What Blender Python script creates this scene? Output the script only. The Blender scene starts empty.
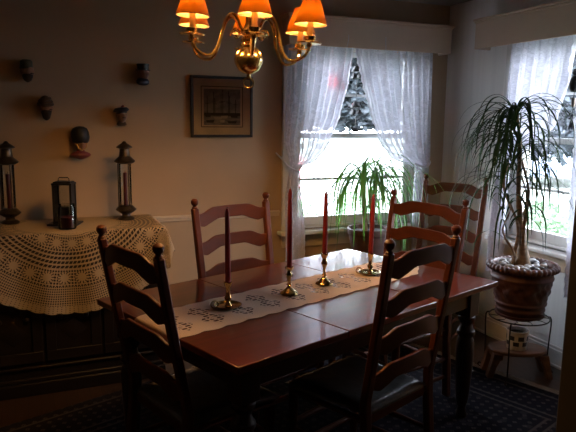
import bpy, math, random
from math import sin, cos, pi, radians, sqrt, atan2
from mathutils import Vector, Matrix, Quaternion

random.seed(7)
scn = bpy.context.scene
COL = scn.collection


# ---------------------------------------------------------------- mesh builder
class MB:
    def __init__(s):
        s.v = []; s.f = []; s.mi = []; s.uv = {}

    def add(s, vs, fs, mi=0):
        o = len(s.v)
        s.v += [tuple(p) for p in vs]
        for f in fs:
            s.f.append(tuple(i + o for i in f)); s.mi.append(mi)
        return o

    def box(s, x0, x1, y0, y1, z0, z1, mi=0, M=None):
        vs = [Vector((x, y, z)) for z in (z0, z1) for y in (y0, y1) for x in (x0, x1)]
        if M is not None: vs = [M @ p for p in vs]
        s.add(vs, [(0, 2, 3, 1), (4, 5, 7, 6), (0, 1, 5, 4), (2, 6, 7, 3), (0, 4, 6, 2), (1, 3, 7, 5)], mi)
        return s

    def tube(s, pts, rad, n=8, caps=True, closed=False, mi=0, flat=1.0, up=None):
        P = [Vector(p) for p in pts]; m = len(P)
        R = rad if isinstance(rad, (list, tuple)) else [rad] * m
        T = []
        for i in range(m):
            if closed: t = P[(i + 1) % m] - P[i - 1]
            else: t = P[min(i + 1, m - 1)] - P[max(i - 1, 0)]
            T.append(t.normalized())
        a = Vector(up) if up else (Vector((0, 0, 1)) if abs(T[0].z) < .9 else Vector((1, 0, 0)))
        N = (a - T[0] * a.dot(T[0])).normalized()
        rows = []
        for i in range(m):
            N = (N - T[i] * N.dot(T[i]))
            N = N.normalized() if N.length > 1e-6 else T[i].orthogonal().normalized()
            B = T[i].cross(N)
            rows.append([P[i] + (N * cos(2 * pi * k / n) * flat + B * sin(2 * pi * k / n)) * R[i] for k in range(n)])
        vs = [p for r in rows for p in r]; fs = []
        for i in range(m if closed else m - 1):
            j = (i + 1) % m
            for k in range(n):
                l = (k + 1) % n
                fs.append((i * n + k, i * n + l, j * n + l, j * n + k))
        if caps and not closed:
            fs.append(tuple(reversed(range(n)))); fs.append(tuple(range((m - 1) * n, m * n)))
        s.add(vs, fs, mi); return s

    def lathe(s, prof, n=20, c=(0, 0, 0), M=None, mi=0, wob=None):
        c = Vector(c); vs = []; fs = []; idx = []
        for (r, z) in prof:
            if r < 1e-6:
                idx.append([len(vs)]); vs.append(Vector((0, 0, z)))
            else:
                idx.append(list(range(len(vs), len(vs) + n)))
                for k in range(n):
                    a = 2 * pi * k / n
                    rr = r + (wob(a, z, r) if wob else 0)
                    vs.append(Vector((rr * cos(a), rr * sin(a), z)))
        for i in range(len(prof) - 1):
            A, B = idx[i], idx[i + 1]
            for k in range(n):
                l = (k + 1) % n
                if len(A) == 1 and len(B) == 1: break
                if len(A) == 1: fs.append((A[0], B[l], B[k]))
                elif len(B) == 1: fs.append((A[k], A[l], B[0]))
                else: fs.append((A[k], A[l], B[l], B[k]))
        vs = [(M @ p if M is not None else p) + c for p in vs]
        s.add(vs, fs, mi); return s

    def ball(s, c, r, n=14, m=8, sc=(1, 1, 1), mi=0):
        prof = [(r * sin(pi * i / m), -r * cos(pi * i / m)) for i in range(m + 1)]
        prof[0] = (0, -r); prof[-1] = (0, r)
        return s.lathe(prof, n, c, Matrix.Diagonal(sc), mi)

    def grid(s, fn, nu, nv, mi=0, thick=None):
        vs = [Vector(fn(i / nu, j / nv)) for j in range(nv + 1) for i in range(nu + 1)]
        fs = [(j * (nu + 1) + i, j * (nu + 1) + i + 1, (j + 1) * (nu + 1) + i + 1, (j + 1) * (nu + 1) + i)
              for j in range(nv) for i in range(nu)]
        s.add(vs, fs, mi); return s

    def build(s, name, mats, parent=None, loc=(0, 0, 0), rz=0.0, ang=35, bevel=0, seg=2, uvs=None, solid=0, sub=0):
        me = bpy.data.meshes.new(name)
        me.from_pydata(s.v, [], s.f); me.validate(); me.update()
        mats = mats if isinstance(mats, (list, tuple)) else [mats]
        for m in mats: me.materials.append(m)
        if len(mats) > 1 and len(me.polygons) == len(s.mi):
            for p, i in zip(me.polygons, s.mi): p.material_index = i
        for p in me.polygons: p.use_smooth = True
        if ang < 180: me.set_sharp_from_angle(angle=radians(ang))
        if uvs is not None:
            ul = me.uv_layers.new(name='UVMap')
            for lp in me.loops: ul.data[lp.index].uv = uvs[lp.vertex_index]
        o = bpy.data.objects.new(name, me); COL.objects.link(o)
        o.location = loc; o.rotation_euler = (0, 0, rz)
        if parent: o.parent = parent
        if bevel:
            b = o.modifiers.new('Bevel', 'BEVEL'); b.width = bevel; b.segments = seg; b.limit_method = 'ANGLE'; b.angle_limit = radians(40)
        if solid:
            b = o.modifiers.new('Solidify', 'SOLIDIFY'); b.thickness = solid; b.offset = 0
        if sub:
            b = o.modifiers.new('Subdivision', 'SUBSURF'); b.levels = sub; b.render_levels = sub
        return o


def tag(o, label=None, cat=None, group=None, kind=None):
    if label: o['label'] = label
    if cat: o['category'] = cat
    if group: o['group'] = group
    if kind: o['kind'] = kind
    return o


def thing(name, label, cat, loc=(0, 0, 0), rz=0.0, group=None):
    o = bpy.data.objects.new(name, None); COL.objects.link(o)
    o.location = loc; o.rotation_euler = (0, 0, rz); o.empty_display_size = .1
    return tag(o, label, cat, group)


def copy_tree(o, parent=None):
    c = o.copy(); COL.objects.link(c)
    if parent: c.parent = parent
    for ch in list(o.children): copy_tree(ch, c)
    return c


# ---------------------------------------------------------------- materials
def new_mat(name):
    m = bpy.data.materials.new(name); m.use_nodes = True
    nt = m.node_tree; nt.nodes.clear()
    out = nt.nodes.new('ShaderNodeOutputMaterial')
    return m, nt, out


class G:
    """tiny helper for math nodes"""
    def __init__(s, nt): s.nt = nt

    def m(s, op, a, b=None, c=None):
        n = s.nt.nodes.new('ShaderNodeMath'); n.operation = op
        for i, x in enumerate((a, b, c)):
            if x is None: continue
            if isinstance(x, (int, float)): n.inputs[i].default_value = x
            else: s.nt.links.new(x, n.inputs[i])
        return n.outputs[0]

    def band(s, x, lo, hi):
        return s.m('MULTIPLY', s.m('GREATER_THAN', x, lo), s.m('LESS_THAN', x, hi))

    def frac(s, x): return s.m('FRACT', x)


def rgb(c): return (c[0], c[1], c[2], 1)


def pbr(name, col, rough=.5, metal=0, coat=0, coat_rough=.05, col2=None, scale=(8, 8, 8), mix=(.35, .65), detail=4,
        bump=0, bscale=None, spec=.5, distort=0, sheen=0, trans=0):
    m, nt, out = new_mat(name); N = nt.nodes; L = nt.links
    p = N.new('ShaderNodeBsdfPrincipled'); L.new(p.outputs[0], out.inputs[0])
    p.inputs['Roughness'].default_value = rough; p.inputs['Metallic'].default_value = metal
    p.inputs['Coat Weight'].default_value = coat; p.inputs['Coat Roughness'].default_value = coat_rough
    p.inputs['Specular IOR Level'].default_value = spec; p.inputs['Sheen Weight'].default_value = sheen
    p.inputs['Transmission Weight'].default_value = trans
    tc = N.new('ShaderNodeTexCoord'); mp = N.new('ShaderNodeMapping'); L.new(tc.outputs['Object'], mp.inputs[0])
    mp.inputs['Scale'].default_value = scale
    nz = N.new('ShaderNodeTexNoise'); nz.inputs['Scale'].default_value = 1; nz.inputs['Detail'].default_value = detail
    nz.inputs['Distortion'].default_value = distort
    L.new(mp.outputs[0], nz.inputs['Vector'])
    r = N.new('ShaderNodeValToRGB'); L.new(nz.outputs[0], r.inputs[0])
    r.color_ramp.elements[0].position = mix[0]; r.color_ramp.elements[1].position = mix[1]
    r.color_ramp.elements[0].color = rgb(col); r.color_ramp.elements[1].color = rgb(col2 or [c * .82 for c in col])
    L.new(r.outputs[0], p.inputs['Base Color'])
    if bump:
        b = N.new('ShaderNodeBump'); b.inputs['Strength'].default_value = bump; b.inputs['Distance'].default_value = .004
        n2 = N.new('ShaderNodeTexNoise'); n2.inputs['Scale'].default_value = bscale or 60; n2.inputs['Detail'].default_value = 3
        L.new(tc.outputs['Object'], n2.inputs['Vector']); L.new(n2.outputs[0], b.inputs['Height'])
        L.new(b.outputs[0], p.inputs['Normal'])
        if coat: L.new(b.outputs[0], p.inputs['Coat Normal'])
    return m


def emis(name, col, st):
    m, nt, out = new_mat(name); e = nt.nodes.new('ShaderNodeEmission')
    e.inputs[0].default_value = rgb(col); e.inputs[1].default_value = st
    nt.links.new(e.outputs[0], out.inputs[0]); return m


def glass(name, tint=(1, 1, 1), gloss=.08, rough=.02):
    m, nt, out = new_mat(name); N = nt.nodes; L = nt.links
    t = N.new('ShaderNodeBsdfTransparent'); t.inputs[0].default_value = rgb(tint)
    g = N.new('ShaderNodeBsdfGlossy'); g.inputs['Roughness'].default_value = rough
    f = N.new('ShaderNodeFresnel'); f.inputs[0].default_value = 1.35
    mx = N.new('ShaderNodeMixShader'); L.new(f.outputs[0], mx.inputs[0]); L.new(t.outputs[0], mx.inputs[1]); L.new(g.outputs[0], mx.inputs[2])
    L.new(mx.outputs[0], out.inputs[0]); return m


def translucent(name, col, tcol, mix=.5, rough=.6, spec=.5):
    m, nt, out = new_mat(name); N = nt.nodes; L = nt.links
    p = N.new('ShaderNodeBsdfPrincipled'); p.inputs['Base Color'].default_value = rgb(col); p.inputs['Roughness'].default_value = rough; p.inputs['Specular IOR Level'].default_value = spec
    t = N.new('ShaderNodeBsdfTranslucent'); t.inputs[0].default_value = rgb(tcol)
    mx = N.new('ShaderNodeMixShader'); mx.inputs[0].default_value = mix
    L.new(p.outputs[0], mx.inputs[1]); L.new(t.outputs[0], mx.inputs[2]); L.new(mx.outputs[0], out.inputs[0]); return m


WALLR = pbr('pale_grey_wallpaper', (.84, .83, .80), .7, col2=(.79, .78, .75), scale=(3, 22, .4), mix=(.4, .6))
WALL = pbr('wall_paint', (.45, .325, .205), .7, col2=(.43, .31, .195), scale=(3, 3, 3), bump=.03, bscale=90)
TRIM = pbr('cream_trim_paint', (.62, .50, .36), .45, col2=(.59, .475, .34), scale=(4, 4, 4))
VAL = pbr('valance_paint', (.68, .54, .40), .5, col2=(.65, .515, .38), scale=(4, 4, 4))
CEIL = pbr('ceiling_paint', (.42, .39, .36), .8, scale=(3, 3, 3))
WHITE = pbr('white_sash_paint', (.72, .71, .68), .4, scale=(6, 6, 6))
BASE = pbr('white_baseboard_paint', (.66, .64, .60), .45, scale=(6, 6, 6))
JAMB = pbr('dark_casing_paint', (.045, .038, .03), .5, scale=(4, 4, 4))
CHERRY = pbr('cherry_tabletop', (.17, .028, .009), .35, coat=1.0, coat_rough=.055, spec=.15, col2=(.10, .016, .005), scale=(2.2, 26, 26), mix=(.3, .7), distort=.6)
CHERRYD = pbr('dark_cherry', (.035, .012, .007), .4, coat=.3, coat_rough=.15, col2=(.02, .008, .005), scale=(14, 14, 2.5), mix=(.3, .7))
CHAIRW = pbr('chair_wood', (.15, .040, .015), .45, coat=.12, coat_rough=.25, spec=.3, col2=(.09, .024, .010), scale=(4, 22, 10), mix=(.3, .7), distort=.4)
CHAIRD = pbr('chair_wood_dark', (.055, .022, .013), .4, coat=.3, coat_rough=.2, col2=(.035, .014, .009), scale=(4, 22, 10), mix=(.3, .7))
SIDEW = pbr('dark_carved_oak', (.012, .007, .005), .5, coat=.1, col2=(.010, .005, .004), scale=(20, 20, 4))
BRASS = pbr('polished_brass', (.92, .66, .26), .18, 1, col2=(.82, .57, .2), scale=(20, 20, 20))
DARKB = pbr('reflection_darkened_brass', (.55, .38, .15), .16, 1, col2=(.42, .28, .10), scale=(25, 25, 25))  # base darkened to stand in for dark surroundings mirrored in the brass
PEWTER = pbr('dark_bronze', (.11, .085, .065), .38, .8, col2=(.06, .048, .038), scale=(30, 30, 30))
IRON = pbr('black_iron', (.025, .023, .022), .45, .6, scale=(20, 20, 20))
CANDLE = pbr('red_wax', (.34, .028, .024), .45, col2=(.29, .024, .02), scale=(20, 20, 6))
DKWAX = pbr('deep_red_wax', (.10, .015, .015), .5)
WICK = pbr('wick', (.03, .025, .02), .9)
TERRA = pbr('terracotta', (.12, .048, .034), .5, col2=(.06, .026, .02), scale=(14, 14, 20), bump=.25, bscale=60)
TERRAD = pbr('dark_clay', (.10, .05, .04), .55, col2=(.07, .035, .03), scale=(14, 14, 20))
SOIL = pbr('soil', (.035, .025, .018), .95, scale=(60, 60, 60), bump=.6, bscale=120)
STONES = [pbr('river_stone_%s' % n, c, .35, col2=c2, scale=(30, 30, 30)) for n, c, c2 in
          (('grey', (.20, .19, .18), (.13, .12, .12)), ('pale', (.42, .40, .37), (.30, .28, .26)), ('dark', (.09, .085, .085), (.05, .05, .05)), ('tan', (.27, .21, .16), (.2, .15, .11)))]
BARK = pbr('palm_bark', (.26, .17, .09), .8, col2=(.12, .075, .04), scale=(20, 20, 60), bump=.4, bscale=80)
LEAFD = translucent('palm_leaf', (.020, .034, .016), (.05, .10, .02), .10, .65, .12)
LEAFL = translucent('plant_leaf', (.07, .16, .045), (.12, .32, .05), .35, .4)
STOOLW = pbr('stool_wood', (.17, .09, .05), .5, col2=(.10, .05, .03), scale=(6, 30, 30))
BLACK = pbr('black_glaze', (.012, .011, .012), .5)
WHITEC = pbr('white_ceramic', (.72, .70, .66), .25, coat=.3)
GLASSP = glass('window_glass'); GLASSJ = glass('jar_glass', (.90, .92, .92)); FILM = glass('clear_film')
SEATM = pbr('dark_seat_under_clear_cover', (.055, .058, .052), .6, coat=1.0, coat_rough=.06, col2=(.035, .036, .033), scale=(70, 6, 70), bump=.8, bscale=22)
SHADE = translucent('parchment_shade', (.85, .58, .28), (.75, .42, .075), .55, .7)
BULB = emis('lit_bulb', (1, .50, .15), 980)
SLEEVE = translucent('candle_sleeve', (.75, .62, .40), (.9, .6, .25), .5)
SKIN = pbr('painted_skin', (.27, .14, .09), .5, scale=(40, 40, 40)); NAVY = pbr('navy_paint', (.02, .022, .04), .5)
REDP = pbr('dull_red_paint', (.20, .035, .035), .5); HAIR = pbr('dark_hair_paint', (.035, .022, .015), .6)
GREENP = pbr('dull_green_paint', (.05, .06, .04), .5); BROWNP = pbr('brown_paint', (.08, .045, .025), .5)
TAN = pbr('plaited_tie', (.5, .46, .40), .8)


def floor_mat():
    m, nt, out = new_mat('oak_floor_boards'); N = nt.nodes; L = nt.links
    p = N.new('ShaderNodeBsdfPrincipled'); L.new(p.outputs[0], out.inputs[0]); p.inputs['Roughness'].default_value = .42
    tc = N.new('ShaderNodeTexCoord'); mp = N.new('ShaderNodeMapping'); L.new(tc.outputs['Object'], mp.inputs[0])
    mp.inputs['Rotation'].default_value = (0, 0, radians(90))
    b = N.new('ShaderNodeTexBrick'); L.new(mp.outputs[0], b.inputs['Vector'])
    b.inputs['Color1'].default_value = (.07, .036, .02, 1); b.inputs['Color2'].default_value = (.05, .026, .014, 1)
    b.inputs['Mortar'].default_value = (.03, .015, .008, 1); b.inputs['Scale'].default_value = 1
    b.inputs['Brick Width'].default_value = 1.1; b.inputs['Row Height'].default_value = .065; b.inputs['Mortar Size'].default_value = .0018
    n = N.new('ShaderNodeTexNoise'); n.inputs['Scale'].default_value = 30; L.new(mp.outputs[0], n.inputs['Vector'])
    mx = N.new('ShaderNodeMix'); mx.data_type = 'RGBA'; mx.blend_type = 'MULTIPLY'; mx.inputs[0].default_value = .5
    L.new(b.outputs[0], mx.inputs[6]); L.new(n.outputs[0], mx.inputs[7]); L.new(mx.outputs[2], p.inputs['Base Color'])
    return m


def rug_mat():
    m, nt, out = new_mat('dark_patterned_rug'); N = nt.nodes; L = nt.links; g = G(nt)
    p = N.new('ShaderNodeBsdfPrincipled'); L.new(p.outputs[0], out.inputs[0]); p.inputs['Roughness'].default_value = .95
    p.inputs['Specular IOR Level'].default_value = .1
    tc = N.new('ShaderNodeTexCoord'); sx = N.new('ShaderNodeSeparateXYZ'); L.new(tc.outputs['Object'], sx.inputs[0])
    x, y = sx.outputs[0], sx.outputs[1]
    fx = g.m('ABSOLUTE', g.m('SUBTRACT', g.frac(g.m('MULTIPLY', x, 1 / .055)), .5)); fy = g.m('ABSOLUTE', g.m('SUBTRACT', g.frac(g.m('MULTIPLY', y, 1 / .055)), .5))
    dot = g.m('LESS_THAN', g.m('ADD', fx, fy), .26)
    dot = g.m('MULTIPLY', dot, g.m('GREATER_THAN', g.m('ADD', fx, fy), .08))
    ex = g.m('SUBTRACT', 1.41, g.m('ABSOLUTE', x)); ey = g.m('SUBTRACT', 1.07, g.m('ABSOLUTE', y)); e = g.m('MINIMUM', ex, ey)
    stripe = g.m('ADD', g.band(e, .06, .075), g.m('ADD', g.band(e, .28, .295), g.band(e, .33, .345)))
    v = N.new('ShaderNodeTexVoronoi'); v.inputs['Scale'].default_value = 14; L.new(tc.outputs['Object'], v.inputs['Vector'])
    med = g.m('MULTIPLY', g.m('LESS_THAN', v.outputs['Distance'], .3), g.m('GREATER_THAN', e, .35))
    r1 = N.new('ShaderNodeMix'); r1.data_type = 'RGBA'; r1.inputs[6].default_value = (.012, .011, .017, 1); r1.inputs[7].default_value = (.075, .066, .062, 1)
    L.new(g.m('MINIMUM', g.m('ADD', g.m('MULTIPLY', dot, .75), g.m('ADD', g.m('MULTIPLY', stripe, .8), g.m('MULTIPLY', med, .25))), 1), r1.inputs[0])
    L.new(r1.outputs[2], p.inputs['Base Color'])
    return m


def lace_out(nt, out, mask, col, tl=.35):
    """mask 1 = thread, 0 = hole"""
    N = nt.nodes; L = nt.links
    d = N.new('ShaderNodeBsdfDiffuse'); d.inputs[0].default_value = rgb(col)
    t = N.new('ShaderNodeBsdfTranslucent'); t.inputs[0].default_value = rgb(col)
    mx = N.new('ShaderNodeMixShader'); mx.inputs[0].default_value = tl; L.new(d.outputs[0], mx.inputs[1]); L.new(t.outputs[0], mx.inputs[2])
    tr = N.new('ShaderNodeBsdfTransparent'); m2 = N.new('ShaderNodeMixShader')
    if isinstance(mask, (int, float)): m2.inputs[0].default_value = mask
    else: L.new(mask, m2.inputs[0])
    L.new(tr.outputs[0], m2.inputs[1]); L.new(mx.outputs[0], m2.inputs[2]); L.new(m2.outputs[0], out.inputs[0])


def crochet_mat():
    m, nt, out = new_mat('crocheted_round_cloth'); N = nt.nodes; L = nt.links; g = G(nt)
    uv = N.new('ShaderNodeUVMap'); uv.uv_map = 'UVMap'; s = N.new('ShaderNodeSeparateXYZ'); L.new(uv.outputs[0], s.inputs[0])
    x, y = s.outputs[0], s.outputs[1]
    r = g.m('SQRT', g.m('ADD', g.m('MULTIPLY', x, x), g.m('MULTIPLY', y, y))); th = g.m('ARCTAN2', y, x)

    def mesh(nth, dr, w):   # threads of a polar net
        a = g.m('LESS_THAN', g.frac(g.m('MULTIPLY', th, nth / (2 * pi))), w)
        b = g.m('LESS_THAN', g.frac(g.m('MULTIPLY', r, 1 / dr)), w)
        return g.m('MAXIMUM', a, b)

    def rosettes(n, rc, rad):
        dx = g.m('MULTIPLY', g.m('SUBTRACT', g.frac(g.m('MULTIPLY', th, n / (2 * pi))), .5), 2 * pi / n * rc)
        dy = g.m('SUBTRACT', r, rc)
        d = g.m('SQRT', g.m('ADD', g.m('MULTIPLY', dx, dx), g.m('MULTIPLY', dy, dy)))
        disc = g.m('LESS_THAN', d, rad)
        pet = g.m('GREATER_THAN', g.m('SINE', g.m('MULTIPLY', g.m('ARCTAN2', dy, dx), 12)), -.55)
        pet = g.m('MAXIMUM', pet, g.m('LESS_THAN', d, rad * .62))
        inner = g.m('MULTIPLY', disc, pet)
        return g.m('MAXIMUM', inner, g.m('MULTIPLY', mesh(n * 6, .017, .36), g.m('GREATER_THAN', d, rad * 1.03)))

    def rows(lo, step, nth):
        f = g.frac(g.m('MULTIPLY', g.m('SUBTRACT', r, lo), 1 / step))
        hole = g.m('MULTIPLY', g.band(f, .22, .82), g.m('LESS_THAN', g.frac(g.m('ADD', g.m('MULTIPLY', th, nth / (2 * pi)), g.m('MULTIPLY', f, .6))), .78))
        return g.m('SUBTRACT', 1, hole)
    zones = [(0, .285, mesh(90, .012, .80)), (.285, .375, rosettes(26, .330, .033)), (.375, .475, rows(.375, .025, 130)),
             (.475, .575, rosettes(36, .525, .036)), (.575, .685, mesh(330, .0135, .40)), (.685, .9, mesh(200, .011, .72))]
    tot = None
    for lo, hi, k in zones:
        z = g.m('MULTIPLY', g.band(r, lo - 1e-5, hi), k); tot = z if tot is None else g.m('ADD', tot, z)
    lace_out(nt, out, tot, (.45, .36, .26), .1)
    return m


def runner_mat():
    m, nt, out = new_mat('lace_runner'); N = nt.nodes; L = nt.links; g = G(nt)
    uv = N.new('ShaderNodeUVMap'); uv.uv_map = 'UVMap'; s = N.new('ShaderNodeSeparateXYZ'); L.new(uv.outputs[0], s.inputs[0])
    x, y = s.outputs[0], s.outputs[1]
    p = g.m('ABSOLUTE', g.m('SUBTRACT', g.frac(g.m('MULTIPLY', x, 1 / .155)), .5)); p = g.m('MULTIPLY', p, .155)
    ay = g.m('ABSOLUTE', y)
    q = g.m('ABSOLUTE', g.m('SUBTRACT', ay, .052))
    d = g.m('ADD', p, g.m('MULTIPLY', q, .9))
    gate = g.m('MAXIMUM', g.band(d, .022, .058), g.m('LESS_THAN', d, .009))
    dash = g.m('MULTIPLY', g.m('LESS_THAN', g.frac(g.m('MULTIPLY', x, 1 / .030)), .74), g.m('LESS_THAN', g.frac(g.m('MULTIPLY', y, 1 / .024)), .60))
    hole = g.m('MULTIPLY', gate, dash)
    fine = g.m('MULTIPLY', g.m('LESS_THAN', g.frac(g.m('MULTIPLY', x, 1 / .009)), .42), g.m('LESS_THAN', g.frac(g.m('MULTIPLY', y, 1 / .009)), .42))
    mask = g.m('SUBTRACT', 1, g.m('MAXIMUM', hole, g.m('MULTIPLY', fine, .15)))
    lace_out(nt, out, mask, (.92, .74, .60), .1)
    return m


def sheer_mat():
    m, nt, out = new_mat('sheer_lace_curtain'); N = nt.nodes; L = nt.links; g = G(nt)
    uv = N.new('ShaderNodeUVMap'); uv.uv_map = 'UVMap'; s = N.new('ShaderNodeSeparateXYZ'); L.new(uv.outputs[0], s.inputs[0])
    v = N.new('ShaderNodeTexVoronoi'); v.inputs['Scale'].default_value = 17; L.new(uv.outputs[0], v.inputs['Vector'])
    n = N.new('ShaderNodeTexNoise'); n.inputs['Scale'].default_value = 34; n.inputs['Detail'].default_value = 3; L.new(uv.outputs[0], n.inputs['Vector'])
    fl = g.m('MULTIPLY', g.m('LESS_THAN', v.outputs['Distance'], .42), g.m('GREATER_THAN', n.outputs[0], .47))
    fin = N.new('ShaderNodeTexNoise'); fin.inputs['Scale'].default_value = 170; fin.inputs['Detail'].default_value = 1; L.new(uv.outputs[0], fin.inputs['Vector'])
    border = g.m('GREATER_THAN', s.outputs[0], .44)           # denser patterned border along the leading edge
    dens = g.m('ADD', .79, g.m('MULTIPLY', fl, g.m('ADD', .17, g.m('MULTIPLY', border, .05))))
    dens = g.m('ADD', dens, g.m('ADD', g.m('MULTIPLY', border, .07), g.m('MULTIPLY', g.m('SUBTRACT', fin.outputs[0], .5), .55)))
    hem = g.m('GREATER_THAN', s.outputs[0], .595)
    dens = g.m('MINIMUM', g.m('ADD', dens, g.m('MULTIPLY', hem, .08)), .96)
    lace_out(nt, out, dens, (.80, .80, .86), .24)
    return m


FLOORM = floor_mat(); RUGM = rug_mat(); CROCHET = crochet_mat(); RUNNER = runner_mat(); SHEER = sheer_mat()

# ---------------------------------------------------------------- camera  (eye 1.56 m above the floor)
F, PITCH, ROLL, YB = 613.0, radians(9.0), radians(.69), radians(67.0)
fw = Vector((cos(YB) * cos(PITCH), sin(YB) * cos(PITCH), -sin(PITCH)))
r0 = Vector((sin(YB), -cos(YB), 0)); u0 = r0.cross(fw)
rt = cos(ROLL) * r0 + sin(ROLL) * u0; up = -(sin(ROLL) * r0 - cos(ROLL) * u0)
cd = bpy.data.cameras.new('camera'); cam = bpy.data.objects.new('camera', cd); COL.objects.link(cam)
cd.sensor_width = 36; cd.lens = F / 576 * 36; cd.clip_start = .05; cd.clip_end = 300
Mx = Matrix((rt, up, -fw)).transposed().to_4x4(); Mx.translation = (0, 0, 1.56); cam.matrix_world = Mx
scn.camera = cam

# ---------------------------------------------------------------- room shell
XR, YBK, CZ, XL, YN = 3.08, 4.08, 2.44, -1.25, -1.6
TH = .16


def struct(name, mb, m, parent=None, **k):
    o = mb.build(name, m, parent, **k)
    if parent is None: o['kind'] = 'structure'
    return o


struct('floor', MB().box(XL - TH, XR + TH, YN - TH, YBK + TH, -.1, 0), FLOORM)
struct('ceiling', MB().box(XL - TH, XR + TH, YN - TH, YBK + TH, CZ, CZ + .1), CEIL)
BW = (1.76, 2.80, .76, 2.08)     # back window opening x0 x1 z0 z1
RW = (2.28, 3.32, .76, 2.08)     # right window opening y0 y1 z0 z1
w = MB(); w.box(XL - TH, BW[0], YBK, YBK + TH, 0, CZ).box(BW[1], XR + TH, YBK, YBK + TH, 0, CZ)
w.box(BW[0], BW[1], YBK, YBK + TH, 0, BW[2]).box(BW[0], BW[1], YBK, YBK + TH, BW[3], CZ)
struct('wall_back', w, WALL)
w = MB(); w.box(XR, XR + TH, YN - TH, RW[0], 0, CZ).box(XR, XR + TH, RW[1], YBK, 0, CZ)
w.box(XR, XR + TH, RW[0], RW[1], 0, RW[2]).box(XR, XR + TH, RW[0], RW[1], RW[3], CZ)
struct('wall_right', w, WALLR)
struct('wall_near', MB().box(XL, XR, YN - TH, YN, 0, CZ), pbr('bounce_cutting_dark', (.10, .07, .05), .6))  # unseen walls coloured dark so they bounce less light
struct('wall_left', MB().box(XL - TH, XL, YN - TH, YBK, 0, CZ), bpy.data.materials['bounce_cutting_dark'])
struct('wall_front', MB().box(1.54, XR, 1.20, 1.34, 0, CZ), bpy.data.materials['bounce_cutting_dark'])  # same dark colour, keeps bounced light off the chair backs
c = MB(); c.box(1.518, 1.54, 1.185, 1.355, 0, CZ); c.box(1.525, 1.63, 1.172, 1.20, 0, CZ); c.box(1.525, 1.63, 1.34, 1.362, 0, CZ)
c.box(1.54, 1.57, 1.160, 1.172, 0, CZ)
struct('trim_1', c, JAMB, bevel=.004)
# chair rail left of the window
r = MB(); r.box(XL, 1.66, YBK - .022, YBK, .885, .905); r.box(XL, 1.66, YBK - .012, YBK, .865, .885)
struct('trim_2', r, TRIM, bevel=.004)


def baseboard(name, x0, x1, y0, y1, dx, dy):
    b = MB(); b.box(x0, x1, y0, y1, 0, .115); b.box(x0 - (dx * .008), x1, y0 - (dy * .008), y1, 0, .018)
    b.box(x0 + dx * .006, x1, y0 + dy * .006, y1, .115, .135)
    return struct(name, b, BASE, bevel=.003)


baseboard('baseboard_right', XR - .018, XR, 1.34, YBK, 1, 0)
baseboard('baseboard_back', XL, XR, YBK - .018, YBK, 0, 1)


# windows: built for a wall facing -Y, local x across, y outward; origin on the inner wall plane
def window(name, width, z0, z1, loc, rz):
    h = width / 2
    fr = MB()
    cs = .085
    fr.box(-h - cs, -h + .004, -.022, 0, z0 - .02, z1 + cs).box(h - .004, h + cs, -.022, 0, z0 - .02, z1 + cs).box(-h - cs, h + cs, -.024, 0, z1 - .004, z1 + cs)
    fr.box(-h, -h + .022, 0, TH, z0, z1).box(h - .022, h, 0, TH, z0, z1).box(-h, h, 0, TH, z1 - .022, z1).box(-h, h, 0, TH + .02, z0 - .012, z0 + .018)
    root = fr.build(name, WHITE, None, loc, rz, bevel=.003); root['kind'] = 'structure'
    st = MB(); st.box(-h - cs - .03, h + cs + .03, -.085, .03, z0 - .035, z0 - .008)
    st.build('window_stool', WHITE, root, bevel=.006)
    ap = MB(); ap.box(-h - cs, h + cs, -.02, 0, z0 - .135, z0 - .035); ap.build('window_apron', TRIM, root, bevel=.003)
    zm = (z0 + z1) / 2 + .02
    for (a, b, y, nm) in ((z0 + .018, zm + .018, .035, 'lower_sash'), (zm - .018, z1 - .022, .075, 'upper_sash')):
        s = MB(); t = .04
        s.box(-h + .022, -h + .022 + t, y, y + .034, a, b).box(h - .022 - t, h - .022, y, y + .034, a, b)
        s.box(-h + .022 + t, h - .022 - t, y, y + .034, a, a + (.06 if nm == 'lower_sash' else .036)).box(-h + .022 + t, h - .022 - t, y, y + .034, b - .036, b)
        zc = (a + b) / 2
        s.box(-h + .06, h - .06, y + .008, y + .028, zc - .009, zc + .009)
        so = s.build(nm, WHITE, root, bevel=.002)
        g = MB(); g.box(-h + .05, h - .05, y + .016, y + .019, a + .03, b - .03); g.build('pane', GLASSP, so)
    return root


window('window_1', BW[1] - BW[0], BW[2], BW[3], ((BW[0] + BW[1]) / 2, YBK, 0), 0)
window('window_2', RW[1] - RW[0], RW[2], RW[3], (XR, (RW[0] + RW[1]) / 2, 0), radians(-90))


# wooden valance boxes
def valance(name, label, length, depth, loc, rz):
    t = thing(name, label, 'valance', loc, rz)
    h = length / 2
    b = MB(); b.box(-h, h, -depth, -depth + .018, 0, .19).box(-h, -h + .018, -depth + .018, 0, 0, .19).box(h - .018, h, -depth + .018, 0, 0, .19)
    b.build('face_board', VAL, t, bevel=.002)
    c = MB(); c.box(-h - .014, h + .014, -depth - .014, 0, .19, .206).box(-h - .007, h + .007, -depth - .007, 0, .176, .19)
    c.build('cap_moulding', VAL, t, bevel=.004)
    rd = MB(); rd.tube([(-h + .018, -depth * .5, .10), (h - .018, -depth * .5, .10)], .008); rd.build('curtain_rod', WHITE, t)
    return t


valance('window_valance', 'cream wooden valance box over the window on the back wall, left of the corner', 1.335, .14, (2.335, YBK, 2.062), 0)
valance('window_valance', 'cream wooden valance box over the window at right, running out of view', 1.62, .13, (XR, 2.80, 2.062), radians(-90))


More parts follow.
